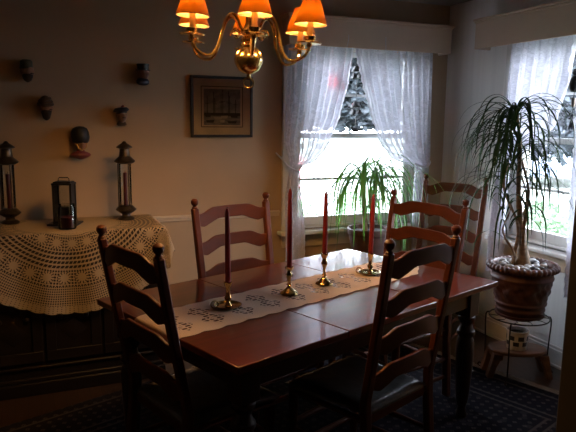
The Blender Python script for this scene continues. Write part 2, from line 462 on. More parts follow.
# ---------------------------------------------------------------- sheer curtains
def interp(tab, z):
    for (z0, a0), (z1, a1) in zip(tab, tab[1:]):
        if z0 >= z >= z1:
            t = (z0 - z) / (z0 - z1); t = t * t * (3 - 2 * t) * .4 + t * .6
            return a0 + (a1 - a0) * t
    return tab[-1][1] if z < tab[-1][0] else tab[0][1]


def curtain(label, outer, inner, tie, axis, depth, ztop, zbot, pleats, seed, group=None):
    """outer/inner: lateral edge by height; axis 'x' hangs along the back wall, 'y' along the right wall"""
    t = thing('lace_curtain', label, 'curtain', (0, 0, 0))
    rnd = random.Random(seed); nu, nv = 150, 90
    ph = [rnd.uniform(0, 6.28) for _ in range(4)]; vs = []; uv = []
    for j in range(nv + 1):
        z = ztop + (zbot - ztop) * j / nv
        a = interp(outer, z); b = interp(inner, z); wd = abs(b - a)
        amp = .009 + .026 * min(1, wd / .5)
        for i in range(nu + 1):
            u = i / nu
            uu = u + .025 * sin(5 * u + ph[0]) * (1 - u)
            lat = a + (b - a) * uu
            d = amp * (.75 * sin(2 * pi * pleats * u + 1.3 * sin(5.1 * u + ph[1]) + .8 * (z - 1.5)) + .4 * sin(2 * pi * pleats * .37 * u + ph[2] + z * 1.7) + .25 * sin(2 * pi * pleats * 2.3 * u + ph[3]))
            # the swagged lower edge falls forward of the tie
            sc = .006 * sin(2 * pi * z / .06) * (u > .97)
            lat += sc
            q = (lat, depth + d, z) if axis == 'x' else (depth + d, lat, z)
            vs.append(q); uv.append((u * .62, z))
    m = MB(); m.add(vs, [(j * (nu + 1) + i, j * (nu + 1) + i + 1, (j + 1) * (nu + 1) + i + 1, (j + 1) * (nu + 1) + i) for j in range(nv) for i in range(nu)])
    m.build('panel', SHEER, t, ang=180, uvs=uv)
    if tie is None: return t
    # tie-back: band round the gathered cloth and back to the wall
    zt, l0, l1, hook = tie
    pts = []
    for k in range(13):
        f = k / 12; l = l0 + (l1 - l0) * f
        d = -.038 * sin(pi * f) * (1 if axis == 'x' else 1)
        pts.append((l, depth + d - .004, zt - .03 * sin(pi * f)) if axis == 'x' else (depth + d - .004, l, zt - .03 * sin(pi * f)))
    pts = [hook] + pts
    m = MB(); m.tube(pts, .011, 6, flat=.4); m.build('tie_back', SHEER, t, uvs=[(.6, p[2]) for p in m.v])
    return t


CY = 3.985
curtain('sheer lace curtain panel tied back at the left side of the back window',
        [(2.12, 1.665), (1.70, 1.655), (1.40, 1.64), (1.235, 1.70), (1.0, 1.665), (.50, 1.67)],
        [(2.12, 2.215), (2.037, 2.195), (1.84, 2.165), (1.59, 2.095), (1.40, 2.01), (1.355, 1.985), (1.265, 1.90), (1.225, 1.775), (1.02, 1.785), (.79, 1.82), (.50, 1.825)],
        (1.235, 1.685, 1.79, (1.63, 4.07, 1.32)), 'x', CY, 2.15, .50, 9, 3)
curtain('sheer lace curtain panel tied back at the right side of the back window',
        [(2.12, 2.85), (1.56, 2.86), (1.25, 2.875), (.94, 2.88), (.50, 2.89)],
        [(2.12, 2.195), (2.03, 2.205), (1.84, 2.255), (1.63, 2.32), (1.41, 2.405), (1.275, 2.52), (1.23, 2.66), (1.205, 2.755), (.95, 2.745), (.50, 2.76)],
        (1.235, 2.885, 2.745, (2.92, 4.07, 1.30)), 'x', CY, 2.15, .50, 10, 5)
curtain('sheer lace curtain panel hanging behind the tall potted palm at the right window',
        [(2.12, 3.29), (1.70, 3.31), (1.30, 3.35), (1.0, 3.385), (.50, 3.41)],
        [(2.12, 2.765), (2.0, 2.78), (1.84, 2.80), (1.54, 2.88), (1.38, 3.08), (1.27, 3.245), (1.0, 3.25), (.50, 3.25)],
        (1.27, 3.36, 3.235, (3.07, 3.42, 1.34)), 'y', 3.005, 2.15, .50, 10, 8)

curtain('sheer lace curtain panel added behind the casing to cut light from the right window',
        [(2.12, 2.22), (1.70, 2.20), (1.30, 2.17), (1.0, 2.15), (.50, 2.14)],
        [(2.12, 2.72), (1.84, 2.71), (1.38, 2.70), (.50, 2.69)],
        None, 'y', 3.005, 2.15, .50, 10, 12)  # out-of-view panel, added and left untied to block light from this window

# ---------------------------------------------------------------- hanging window ornaments
def bell(m, c, s):
    m.lathe([(0, s), (s * .25, s * .95), (s * .42, s * .6), (s * .55, s * .1), (s * .8, -s * .3), (s * .85, -s * .35), (s * .1, -s * .3), (s * .1, -s * .55), (0, -s * .6)], 10, c)


ch = thing('bell_chime', 'dark string of bells with a small bird hanging between the back window curtains', 'wind chime', (2.262, 4.062, 1.44))
m = MB(); m.tube([(0, 0, .06), (0, 0, .66)], .0022, 5); m.build('cord', BLACK, ch)
for k, zz in enumerate((.44, .18)):
    m = MB(); m.lathe([(0, .075), (.018, .07), (.040, .035), (.044, .03), (0, .03)], 14, (0, 0, zz)); m.build('cap', BLACK, ch)
    for q in range(4):
        a = q * pi / 2 + .5; m = MB(); bell(m, (.031 * cos(a), .031 * sin(a), zz - .01), .027)
        m.tube([(.031 * cos(a), .031 * sin(a), zz + .02), (.031 * cos(a), .031 * sin(a), zz + .045)], .0018, 5); m.build('bell', BLACK, ch)
m = MB(); m.ball((0, 0, .045), .018, sc=(1.7, .8, 1)); m.ball((-.032, 0, .062), .011); m.tube([(.022, 0, .048), (.05, 0, .035)], [.009, .003], 6); m.tube([(-.04, 0, .062), (-.054, 0, .058)], [.004, .001], 5)
m.build('bird', BLACK, ch)

ch = thing('window_ornament', 'dark hanging figure ornament with a blue tassel at the right window', 'ornament', (3.045, 2.792, 1.52))
m = MB(); m.tube([(0, 0, .09), (0, 0, .58)], .002, 5); m.build('cord', BLACK, ch)
m = MB(); m.lathe([(0, .36), (.016, .355), (.022, .335), (.014, .32), (.026, .30), (.034, .27), (.03, .235), (.02, .22), (0, .22)], 14); m.build('figure', IRON, ch)
m = MB(); m.box(-.008, .008, -.010, .010, .13, .185); m.build('link', PEWTER, ch, bevel=.003)
m = MB(); m.lathe([(0, .09), (.008, .085), (.012, .07), (.008, .06), (.016, .03), (.02, 0), (0, 0)], 12); m.build('tassel', NAVY, ch)

sc_ = thing('suncatcher', 'small round red suncatcher glowing behind the left curtain of the back window', 'ornament', (2.06, 4.05, 1.83))
m = MB(); m.tube([(0, 0, .045), (0, 0, .27)], .0015, 5); m.build('cord', BLACK, sc_)
m = MB(); M90 = Matrix.Rotation(radians(90), 3, 'X'); m.lathe([(0, -.003), (.042, -.003), (.045, 0), (.042, .003), (0, .003)], 20, M=M90)
m.build('red_disc', translucent('red_glass', (.5, .03, .03), (.95, .10, .08), .8), sc_)

# ---------------------------------------------------------------- dining table
AT = radians(19.8); ut = Vector((cos(AT), sin(AT), 0)); vt = Vector((-sin(AT), cos(AT), 0)); TA = Vector((.602, 1.82, 0))
TL, TW = 1.69, 1.03


def tpt(s, t, z=0): return TA + ut * s + vt * t + Vector((0, 0, z))


tc_ = tpt(TL / 2, TW / 2, .004)
tb = thing('dining_table', 'cherry wood dining table with turned legs standing on the dark rug', 'table', tc_, AT)
m = MB()
# three boards and two narrow seams (leaf joints)
xs = (-TL / 2, -.30, .30, TL / 2)
for a, b in zip(xs, xs[1:]): m.box(a + (.0012 if a > -TL / 2 else 0), b - (.0012 if b < TL / 2 else 0), -TW / 2, TW / 2, .718, .746)
m.build('tabletop', CHERRY, tb, bevel=.004)
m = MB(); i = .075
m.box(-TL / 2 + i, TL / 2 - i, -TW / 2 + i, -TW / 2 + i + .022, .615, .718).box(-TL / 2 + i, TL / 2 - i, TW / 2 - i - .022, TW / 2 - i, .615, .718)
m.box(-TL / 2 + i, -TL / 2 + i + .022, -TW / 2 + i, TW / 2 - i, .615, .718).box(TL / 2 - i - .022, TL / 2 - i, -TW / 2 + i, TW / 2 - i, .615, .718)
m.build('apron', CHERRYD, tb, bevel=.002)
LEGP = [(.0, 0), (.024, 0), (.030, .012), (.024, .035), (.020, .06), (.026, .075), (.030, .09), (.036, .16), (.043, .28), (.047, .38), (.045, .42), (.034, .45), (.046, .465), (.046, .48), (.034, .495), (.030, .52), (.044, .54), (.044, .556), (.034, .565)]
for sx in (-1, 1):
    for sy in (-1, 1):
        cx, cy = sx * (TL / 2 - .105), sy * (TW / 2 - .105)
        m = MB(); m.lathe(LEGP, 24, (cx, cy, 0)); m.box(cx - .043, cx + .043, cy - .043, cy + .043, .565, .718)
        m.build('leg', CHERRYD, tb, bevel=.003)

# lace runner
m = MB(); vs = []; uv = []; nu, nv = 190, 22
s0, s1 = -.085, 1.70
for j in range(nv + 1):
    t = j / nv
    for i in range(nu + 1):
        q = s0 + (s1 - s0) * i / nu
        hw = .160 + .010 * abs(sin(pi * q / .11))
        e0 = (q - s0); e1 = (s1 - q)
        if e0 < .10: hw *= sqrt(max(0.02, 1 - (1 - e0 / .10) ** 2)) * .35 + .65 * min(1, e0 / .1 + .35)
        if e1 < .22: hw *= max(.06, e1 / .22) ** .8
        y = (t * 2 - 1) * hw
        z = .7535 + .0009 * sin(q * 23 + t * 5) + .0005 * sin(q * 61)
        qq = q
        if q < 0.004:      # hangs over the end of the table
            dr = -(q - .004); qq = -.0055; z = .7525 - dr
            qq -= .004 * min(1, dr / .02)
        if q > TL - .004:
            dr = q - TL + .004; qq = TL + .0055; z = .7525 - dr
        vs.append(tpt(qq, .515 + y, z)); uv.append((q, y))
m.add(vs, [(j * (nu + 1) + i, j * (nu + 1) + i + 1, (j + 1) * (nu + 1) + i + 1, (j + 1) * (nu + 1) + i) for j in range(nv) for i in range(nu)])
tag(m.build('table_runner', RUNNER, None, ang=180, uvs=uv), 'cream lace runner with scalloped edges lying along the dining table', 'table runner')


# ---------------------------------------------------------------- ladder-back chairs
def sweep_rect(m, pts, w, d, tw=1.0):
    n = len(pts); vs = []
    for k, (x, y, z) in enumerate(pts):
        f = 1 + (tw - 1) * k / (n - 1); a, b = w / 2 * f, d / 2 * f
        vs += [(x - a, y - b, z), (x + a, y - b, z), (x + a, y + b, z), (x - a, y + b, z)]
    fs = [(3, 2, 1, 0)] + [(4 * (n - 1), 4 * (n - 1) + 1, 4 * (n - 1) + 2, 4 * (n - 1) + 3)]
    for k in range(n - 1):
        for e in range(4):
            f = (e + 1) % 4; fs.append((4 * k + e, 4 * k + f, 4 * k + 4 + f, 4 * k + 4 + e))
    m.add(vs, fs)


def sst(x): x = max(0, min(1, x)); return x * x * (3 - 2 * x)


def make_chair(label, loc, rz, w=.46, h=1.13, wood=CHAIRW, lean=.10):
    t = thing('ladder_back_chair', label, 'chair', loc, rz, None)
    k = h / 1.13; wb = w * .92

    def py(z):   # how far the post stands forward of its top
        z /= k
        if z > .46: return lean * ((1.13 - z) / .67) ** 1.1
        return lean * (.55 + .45 * (z / .46))

    def px(z): return (wb + (w - wb) * min(1, z / h)) / 2
    zt = 1.086 * k
    for sx in (-1, 1):
        m = MB(); zs = [zt * i / 9 for i in range(10)]
        sweep_rect(m, [(sx * px(z), py(z), z) for z in zs], .040, .034, .9)
        p = m.build('back_post', wood, t, bevel=.006)
        m = MB(); m.lathe([(.012, -.002), (.016, .004), (.010, .011), (.010, .015), (.017, .021), (.0205, .031), (.0195, .042), (.012, .050), (0, .053)], 16, (sx * px(zt), py(zt), zt))
        m.build('finial', wood, p)
    # four shaped slats
    for q in range(4):
        zc = (1.058 - .152 * q) * k; hw = px(zc) - .012
        ft, bt = [], []
        nx = 30; th = .014
        vs = []
        for i in range(nx + 1):
            u = i / nx * 2 - 1; a = abs(u)
            hump = .027 * sst((.90 - a) / .42)
            top = zc + hump + .003 * (1 - a) - .004
            bot = zc - .066 + .026 * sst((.72 - a) / .40) - .009 * sst(1 - abs(a - .80) / .16)
            bend = -.024 * (1 - u * u)
            for (z, off) in ((bot, 0), (top, 0), (top, th), (bot, th)):
                vs.append((u * hw, py(zc - .03) + bend + off - th / 2, z))
        fs = [(0, 1, 2, 3), (4 * nx + 3, 4 * nx + 2, 4 * nx + 1, 4 * nx)]
        for i in range(nx):
            for e in range(4):
                f = (e + 1) % 4; fs.append((4 * i + f, 4 * i + e, 4 * i + 4 + e, 4 * i + 4 + f))
        m = MB(); m.add(vs, fs); m.build('slat', wood, t, bevel=.003)
    # seat: softly domed pad, wider at the front
    ys = py(.45) - .005; D = .42; wf = .48 * w / .46
    m = MB(); n1, n2 = 18, 18
    tops = []; bots = []
    for j in range(n2 + 1):
        b = j / n2
        for i in range(n1 + 1):
            a = i / n1 * 2 - 1
            hw = (wb / 2 - .012) + (wf / 2 - wb / 2 + .012) * b
            edge = (1 - abs(a) ** 6) * (1 - abs(b * 2 - 1) ** 6)
            tops.append((a * hw, ys + b * D, .437 + .028 * max(0, edge) ** .5 - .008 * (1 - min(1, a * a + (2 * b - 1) ** 2))))
            bots.append((a * hw, ys + b * D, .425 + .0 * a))
    g = lambda i, j: j * (n1 + 1) + i
    o = len(tops); fs = []
    for j in range(n2):
        for i in range(n1):
            fs.append((g(i, j), g(i + 1, j), g(i + 1, j + 1), g(i, j + 1)))
            fs.append((o + g(i, j), o + g(i, j + 1), o + g(i + 1, j + 1), o + g(i + 1, j)))
    ring = [g(i, 0) for i in range(n1)] + [g(n1, j) for j in range(n2)] + [g(i, n2) for i in range(n1, 0, -1)] + [g(0, j) for j in range(n2, 0, -1)]
    for a, b in zip(ring, ring[1:] + ring[:1]): fs.append((b, a, o + a, o + b))
    m.add(tops + bots, fs); so = m.build('seat', SEATM, t, ang=60); so['label'] = 'dark seat pad under a shiny clear cover'
    m = MB(); yf = ys + D - .02
    m.box(-wf / 2 + .02, wf / 2 - .02, yf - .01, yf + .01, .385, .425); m.box(-wb / 2 + .02, wb / 2 - .02, ys, ys + .02, .385, .425)
    for sx in (-1, 1):
        m.tube([(sx * (wb / 2 - .004), ys, .405), (sx * (wf / 2 - .02), yf, .405)], .018, 8, flat=.6)
    m.build('seat_rail', wood, t, bevel=.003)
    for sx in (-1, 1):
        m = MB(); m.lathe([(0, 0), (.013, 0), (.017, .02), (.015, .05), (.021, .12), (.023, .2), (.017, .25), (.022, .265), (.017, .28), (.022, .33), (.022, .425), (0, .425)], 14, (sx * (wf / 2 - .03), yf - .005, 0))
        m.build('front_leg', wood, t)
    for z in (.14, .26):
        m = MB(); m.tube([(-wf / 2 + .03, yf - .005, z), (0, yf - .005, z), (wf / 2 - .03, yf - .005, z)], [.010, .015, .010], 10); m.build('stretcher', wood, t)
    for sx in (-1, 1):
        for z in (.12, .23):
            A = Vector((sx * px(z), py(z), z)); B = Vector((sx * (wf / 2 - .03), yf - .005, z - .0))
            m = MB(); m.tube([A, (A + B) / 2, B], [.009, .013, .009], 10); m.build('stretcher', wood, t)
    m = MB(); m.tube([(-px(.2), py(.2), .2), (px(.2), py(.2), .2)], .011, 10); m.build('stretcher', wood, t)
    return t


CG = None
make_chair('dark ladder back chair in the right foreground with its back to the viewer', (1.382, 1.905, .004), radians(22), .46)
make_chair('dark ladder back chair at the left table end before the lace draped sideboard', (.314, 2.243, .004), radians(-72), .45, lean=.125)
make_chair('ladder back chair on the far side of the table below the framed picture', (1.02, 3.204, .004), radians(199.6), .49)
make_chair('reddish ladder back chair at the right table end, just behind the foreground chair', (2.142, 2.952, .004), radians(103), .545, 1.125)
make_chair('ladder back chair standing in the room corner beside the tall potted palm', (2.841, 3.60, .004), radians(120.5), .45, 1.16, lean=.125)

# ---------------------------------------------------------------- rug
RC = tpt(.835, .515, 0)
m = MB(); m.box(-1.41, 1.41, -1.07, 1.07, .0006, .004)
tag(m.build('area_rug', RUGM, None, RC, AT), 'dark navy patterned rug under the dining table', 'rug')
m = MB(); rnd = random.Random(2)
for e in (-1, 1):
    for k in range(180):
        y = -1.06 + 2.12 * k / 179; l = .045 + rnd.uniform(0, .02); d = rnd.uniform(-.012, .012)
        m.box(e * 1.41 if e > 0 else -1.41 - l, 1.41 + l if e > 0 else -1.41, y - .0025, y + .0025, .0006, .003)
fr = m.build('rug_fringe', TAN, bpy.data.objects['area_rug']); fr['kind'] = 'stuff'; fr['label'] = 'pale short fringe along the rug ends'

# ---------------------------------------------------------------- sideboard
SX0, SX1, SY0, SY1, SZ = -.33, .715, 3.545, 4.045, .925
sb = thing('sideboard', 'dark carved wooden sideboard against the left wall under the lace cloth', 'sideboard', ((SX0 + SX1) / 2, SY1, 0))
W = SX1 - SX0; Dp = SY1 - SY0
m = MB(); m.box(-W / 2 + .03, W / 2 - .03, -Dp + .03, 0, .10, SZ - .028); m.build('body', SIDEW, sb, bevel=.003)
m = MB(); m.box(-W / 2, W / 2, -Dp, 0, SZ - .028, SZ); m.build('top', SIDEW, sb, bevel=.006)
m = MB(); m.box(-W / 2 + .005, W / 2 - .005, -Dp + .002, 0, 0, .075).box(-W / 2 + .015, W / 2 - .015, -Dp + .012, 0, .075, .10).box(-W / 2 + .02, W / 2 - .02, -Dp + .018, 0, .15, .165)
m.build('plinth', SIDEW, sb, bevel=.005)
for q in range(3):
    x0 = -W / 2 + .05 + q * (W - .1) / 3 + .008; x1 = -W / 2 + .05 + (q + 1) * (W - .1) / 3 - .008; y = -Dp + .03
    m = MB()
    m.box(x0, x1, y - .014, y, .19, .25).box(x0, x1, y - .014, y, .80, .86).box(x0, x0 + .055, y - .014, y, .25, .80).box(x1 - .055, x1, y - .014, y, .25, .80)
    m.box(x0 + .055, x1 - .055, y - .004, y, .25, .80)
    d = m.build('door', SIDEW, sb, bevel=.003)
    m = MB()       # carved lozenge panel
    cx = (x0 + x1) / 2
    for zc in (.36, .525, .69):
        m.add([(cx - .075, y - .005, zc), (cx, y - .005, zc - .07), (cx + .075, y - .005, zc), (cx, y - .005, zc + .07), (cx, y - .018, zc)], [(0, 1, 4), (1, 2, 4), (2, 3, 4), (3, 0, 4)])
    for sx in (-1, 1):
        for zc in (.44, .61): m.ball((cx + sx * .07, y - .006, zc), .016, 10, 6)
    m.build('carved_panel', SIDEW, d)
    m = MB(); m.ball((x1 - .028, y - .026, .52), .013); m.tube([(x1 - .028, y - .012, .52), (x1 - .028, y - .026, .52)], .006, 8); m.build('knob', PEWTER, d)

# round crocheted cloth: flat on top, falling over the front and right edges
CXc, CYc, Rc = .20, 3.805, .725
m = MB(); vs = []; uv = []; nr, na = 64, 220
FX0, FX1, FY0 = SX0 - .006, SX1 + .006, SY0 - .006


def drape(x, y):
    px_, py_ = CXc + x, CYc + y
    ox = max(0, px_ - FX1); oxn = max(0, FX0 - px_); oy = max(0, FY0 - py_)
    z = SZ + .003
    if py_ > SY1 - .01:                       # the back edge lies folded flat against the wall
        py_ = SY1 - .01 - min(.02, (py_ - SY1 + .01) * .1); z += .002
    ex = max(ox, oxn); sgn = 1 if ox > 0 else -1
    if oy <= 0 and ex <= 0: return (px_, py_, z)
    if oy > 0 and ex <= 0:
        wv = .010 * sin(px_ * 26) * min(1, oy / .25)
        return (px_, FY0 - .006 - .004 - wv - .03 * min(1, oy / .5) * .3, z - oy if oy > .012 else z - oy * .6)
    if ex > 0 and oy <= 0:
        wv = .008 * sin(py_ * 30) * min(1, ex / .2)
        return ((FX1 + .008 + wv) if sgn > 0 else (FX0 - .008 - wv), py_, z - ex)
    # corner: cone-shaped fold
    d = sqrt(ex * ex + oy * oy); an = atan2(oy, ex)
    k = .30 * d
    bx = (FX1 + .008) if sgn > 0 else (FX0 - .008)
    return (bx + sgn * k * cos(an) * (1 - .2 * sin(an)), FY0 - .010 - k * sin(an), z - d * .955)


for j in range(nr + 1):
    for i in range(na):
        a = 2 * pi * i / na; rr = (Rc + .008 * abs(sin(a * 28))) * j / nr
        x, y = rr * cos(a), rr * sin(a)
        vs.append(drape(x, y)); uv.append((x, y))
fs = []
for j in range(nr):
    for i in range(na):
        k = (i + 1) % na
        fs.append((j * na + i, j * na + k, (j + 1) * na + k, (j + 1) * na + i))
m.add(vs, fs)
tag(m.build('lace_cloth', CROCHET, None, ang=180, uvs=uv), 'round cream crocheted cloth with rosettes draped over the dark sideboard', 'cloth')

# ---------------------------------------------------------------- things on the sideboard
ZC = SZ + .005
def tall_lantern(label, x, y):
    t = thing('candle_lantern', label, 'lantern', (x, y, ZC), 0, None); t.scale = (.97, .97, .955)
    m = MB(); m.lathe([(0, 0), (.050, 0), (.054, .006), (.046, .016), (.028, .024), (.026, .036), (.040, .044), (.062, .060), (.066, .066), (.060, .072), (.046, .088), (.040, .092), (0, .092)], 24); m.build('base', PEWTER, t)
    m = MB(); m.lathe([(.038, .092), (.038, .365)], 24); m.build('glass_chimney', GLASSJ, t)
    m = MB(); m.lathe([(0, .0925), (.012, .0925), (.012, .30), (.010, .305), (0, .306)], 14)
    cd_ = m.build('candle', DKWAX, t); m = MB(); m.tube([(0, 0, .306), (0, 0, .32)], .0015, 5); m.build('wick', WICK, cd_)
    for k in range(3):
        a = k * 2 * pi / 3 + .9; m = MB(); m.tube([(.043 * cos(a), .043 * sin(a), .085), (.043 * cos(a), .043 * sin(a), .37)], .004, 6); m.build('rod', PEWTER, t)
    m = MB(); m.lathe([(0, .363), (.046, .363), (.064, .374), (.067, .380), (.058, .390), (.036, .410), (.034, .416), (.030, .450), (.030, .458), (.050, .464), (.050, .470), (.030, .486), (.016, .494), (.012, .502), (.006, .506), (0, .507)], 24); m.build('cap', PEWTER, t)
    return t


tall_lantern('tall dark metal candle lantern at the left end of the sideboard, at the photo edge', -.115, 3.94)
tall_lantern('tall dark metal candle lantern on the sideboard right of the box lantern', .547, 3.87)

t = thing('box_lantern', 'black square lantern with a wire handle in the middle of the sideboard', 'lantern', (.185, 3.80, ZC), radians(-20)); t.scale = (.82, .9, 1)
m = MB(); m.box(-.105, .105, -.075, .075, 0, .010).box(-.070, .070, -.058, .058, .010, .022); m.build('base', BLACK, t, bevel=.002)
for sx in (-1, 1):
    for sy in (-1, 1):
        m = MB(); m.box(sx * .060 - .007, sx * .060 + .007, sy * .048 - .007, sy * .048 + .007, .022, .235); m.build('corner_post', BLACK, t)
for y in (-.048, .048):
    m = MB(); m.box(-.053, .053, y - .001, y + .001, .022, .235); m.build('pane', GLASSJ, t)
m = MB()
for sx in (-1, 1): m.box(sx * .060 - .001, sx * .060 + .001, -.041, .041, .022, .235)
m.build('side_panel', BLACK, t)
m = MB(); m.box(-.070, .070, -.058, .058, .235, .246).box(-.060, .060, -.048, .048, .246, .254); m.build('roof', BLACK, t, bevel=.002)
m = MB(); m.tube([(-.038, 0, .254), (-.038, 0, .268), (-.030, 0, .276), (.030, 0, .276), (.038, 0, .268), (.038, 0, .254)], .003, 6); m.build('handle', IRON, t)
m = MB(); m.lathe([(0, .022), (.03, .022), (.03, .10), (.026, .104), (0, .102)], 18); cc = m.build('candle', pbr('pale_wax', (.45, .42, .36), .5), t)
m = MB(); m.tube([(0, 0, .102), (0, 0, .114)], .0015, 5); m.build('wick', WICK, cc)

t = thing('jar_candle', 'glass jar candle with dark red wax standing before the black box lantern', 'candle', (.187, 3.645, ZC))
m = MB(); m.lathe([(0, 0), (.046, 0), (.050, .006), (.050, .118), (.044, .128), (.044, .140), (.041, .140), (.041, .128), (.047, .116), (.047, .008), (0, .006)], 28); m.build('jar', GLASSJ, t)
m = MB(); m.lathe([(0, .007), (.046, .008), (.046, .068), (0, .066)], 24); wx = m.build('wax', pbr('dark_red_wax', (.12, .018, .03), .4), t)
m = MB(); m.tube([(0, 0, .066), (0, 0, .08)], .0015, 5); m.build('wick', WICK, wx)


# ---------------------------------------------------------------- candlesticks with red tapers
def dish_stick(label, clabel, x, y, hs, hc, rz, tilt=0):
    z0 = .7556
    t = thing('candlestick', label, 'candlestick', (x, y, z0), rz)
    m = MB(); m.lathe([(0, 0), (.044, 0), (.050, .003), (.058, .010), (.060, .012), (.057, .0125), (.048, .006), (.018, .007), (.015, .012)], 28); m.build('dish', DARKB, t)
    m = MB(); m.lathe([(.015, .010), (.012, .018), (.009, .026), (.014, .034), (.016, .042), (.010, .052), (.010, hs - .024), (.015, hs - .016), (.018, hs - .004), (.018, hs), (.0125, hs), (.0115, hs - .02), (0, hs - .02)], 20); m.build('stem', DARKB, t)
    m = MB(); m.tube([(.058 + .016 * cos(a), 0, .014 + .016 * sin(a)) for a in [2 * pi * k / 14 for k in range(14)]], .003, 6, closed=True); m.build('finger_ring', DARKB, t)
    taper(clabel, x, y, z0 + hs - .019, hc - hs + .019, tilt)


def tall_stick(label, clabel, x, y, hs, hc, tilt=0):
    z0 = .7556
    t = thing('candlestick', label, 'candlestick', (x, y, z0))
    m = MB(); m.lathe([(0, 0), (.040, 0), (.043, .004), (.040, .010), (.028, .018), (.016, .028), (.010, .036)], 28); m.build('base', DARKB, t)
    m = MB(); q = hs - .04
    m.lathe([(.010, .034), (.008, .042), (.013, .047), (.008, .052), (.007, .04 + q * .35), (.014, .04 + q * .5), (.016, .04 + q * .58), (.009, .04 + q * .72), (.008, .04 + q * .76), (.016, hs - .014), (.020, hs - .004), (.020, hs), (.0125, hs), (.0115, hs - .018), (0, hs - .018)], 20); m.build('stem', DARKB, t)
    taper(clabel, x, y, z0 + hs - .0175, hc - hs + .0175, tilt)


def taper(label, x, y, z, L, tilt):
    t = thing('taper_candle', label, 'candle', (x, y, z))
    m = MB(); m.lathe([(0, 0), (.0112, 0), (.0125, .022), (.0116, L * .5), (.0095, L - .03), (.0060, L - .012), (.002, L - .006), (0, L - .006)], 16); o = m.build('wax', CANDLE, t)
    o.rotation_euler = (0, tilt, 0)
    m = MB(); m.tube([(0, 0, L - .008), (0, 0, L)], .0012, 5); m.build('wick', WICK, o)


dish_stick('brass dish candlestick at the left end of the lace runner', 'red taper candle nearest the left end of the runner', .763, 2.448, .112, .437, 3.0, -.006)
tall_stick('tall brass candlestick with a flared base, second from the left on the runner', 'red taper candle second from the left, tallest of the row', 1.085, 2.533, .132, .50, 0)
tall_stick('tall brass candlestick with a flared base, third from the left on the runner', 'red taper candle third from the left on the runner, before the window light', 1.315, 2.633, .158, .467, .004)
dish_stick('brass dish candlestick next to the dark foreground chair back', 'red taper candle in front of the green window plant', 1.638, 2.738, .113, .43, 2.6, .018)

# ---------------------------------------------------------------- framed picture
t = thing('framed_picture', 'black framed print of sailing boats in harbour on the back wall', 'picture', (1.231, YBK, 1.635))
hw, hh = .2175, .2045
m = MB()
for (a, b, c_, d_) in ((-hw, hw, hh - .018, hh), (-hw, hw, -hh, -hh + .018), (-hw, -hw + .018, -hh + .018, hh - .018), (hw - .018, hw, -hh + .018, hh - .018)): m.box(a, b, -.024, 0, c_, d_)
m.build('frame', BLACK, t, bevel=.002)
m = MB(); m.box(-hw + .017, hw - .017, -.014, -.002, -hh + .017, hh - .017); m.build('mat_board', pbr('cream_mat', (.82, .72, .60), .8), t)
m = MB(); a, b = .148, .137
for (x0, x1, z0, z1) in ((-a, a, b - .005, b), (-a, a, -b, -b + .005), (-a, -a + .005, -b, b), (a - .005, a, -b, b)): m.box(x0, x1, -.0155, -.0138, z0, z1)
m.build('mat_line', BROWNP, t)
m = MB(); px0, px1, pz0, pz1 = -.128, .128, -.122, .118
m.box(px0, px1, -.0150, -.0139, pz0, pz1, 0)
m.box(px0, px1, -.0156, -.0150, pz0, -.055, 1)
m.box(px0, px1, -.0157, -.0150, -.060, -.040, 2)
rnd = random.Random(4)
for x, hgt in ((-.105, .07), (-.06, .10), (-.052, .06), (-.008, .10), (.004, .115), (.045, .105), (.052, .075), (.095, .05)):
    m.box(x - .0022, x + .0022, -.0163, -.0157, -.05, hgt, 2)
    m.box(x - .016, x + .014, -.0162, -.0157, hgt * .3, hgt * .3 + .003, 2)
for x, zz, L, mi in ((-.10, -.062, .045, 2), (-.03, -.078, .06, 3), (.015, -.07, .05, 3), (.085, -.066, .055, 2), (-.085, -.10, .06, 2), (.07, -.105, .07, 2), (.0, -.098, .035, 3)):
    m.add([(x - L / 2, -.0164, zz + .010), (x - L * .38, -.0164, zz - .006), (x + L * .38, -.0164, zz - .006), (x + L / 2, -.0164, zz + .012)], [(0, 1, 2, 3)], mi)
m.build('print', [pbr('print_sky', (.42, .40, .40), .7, col2=(.24, .235, .25), scale=(18, 18, 30), mix=(.3, .6)), pbr('print_water', (.16, .16, .18), .7, col2=(.34, .32, .30), scale=(20, 20, 90), mix=(.35, .6)), pbr('print_ink', (.035, .033, .035), .7), pbr('print_hull', (.6, .55, .5), .7)], t)
m = MB(); m.box(-hw + .018, hw - .018, -.0205, -.0190, -hh + .018, hh - .018); m.build('pane', GLASSP, t)


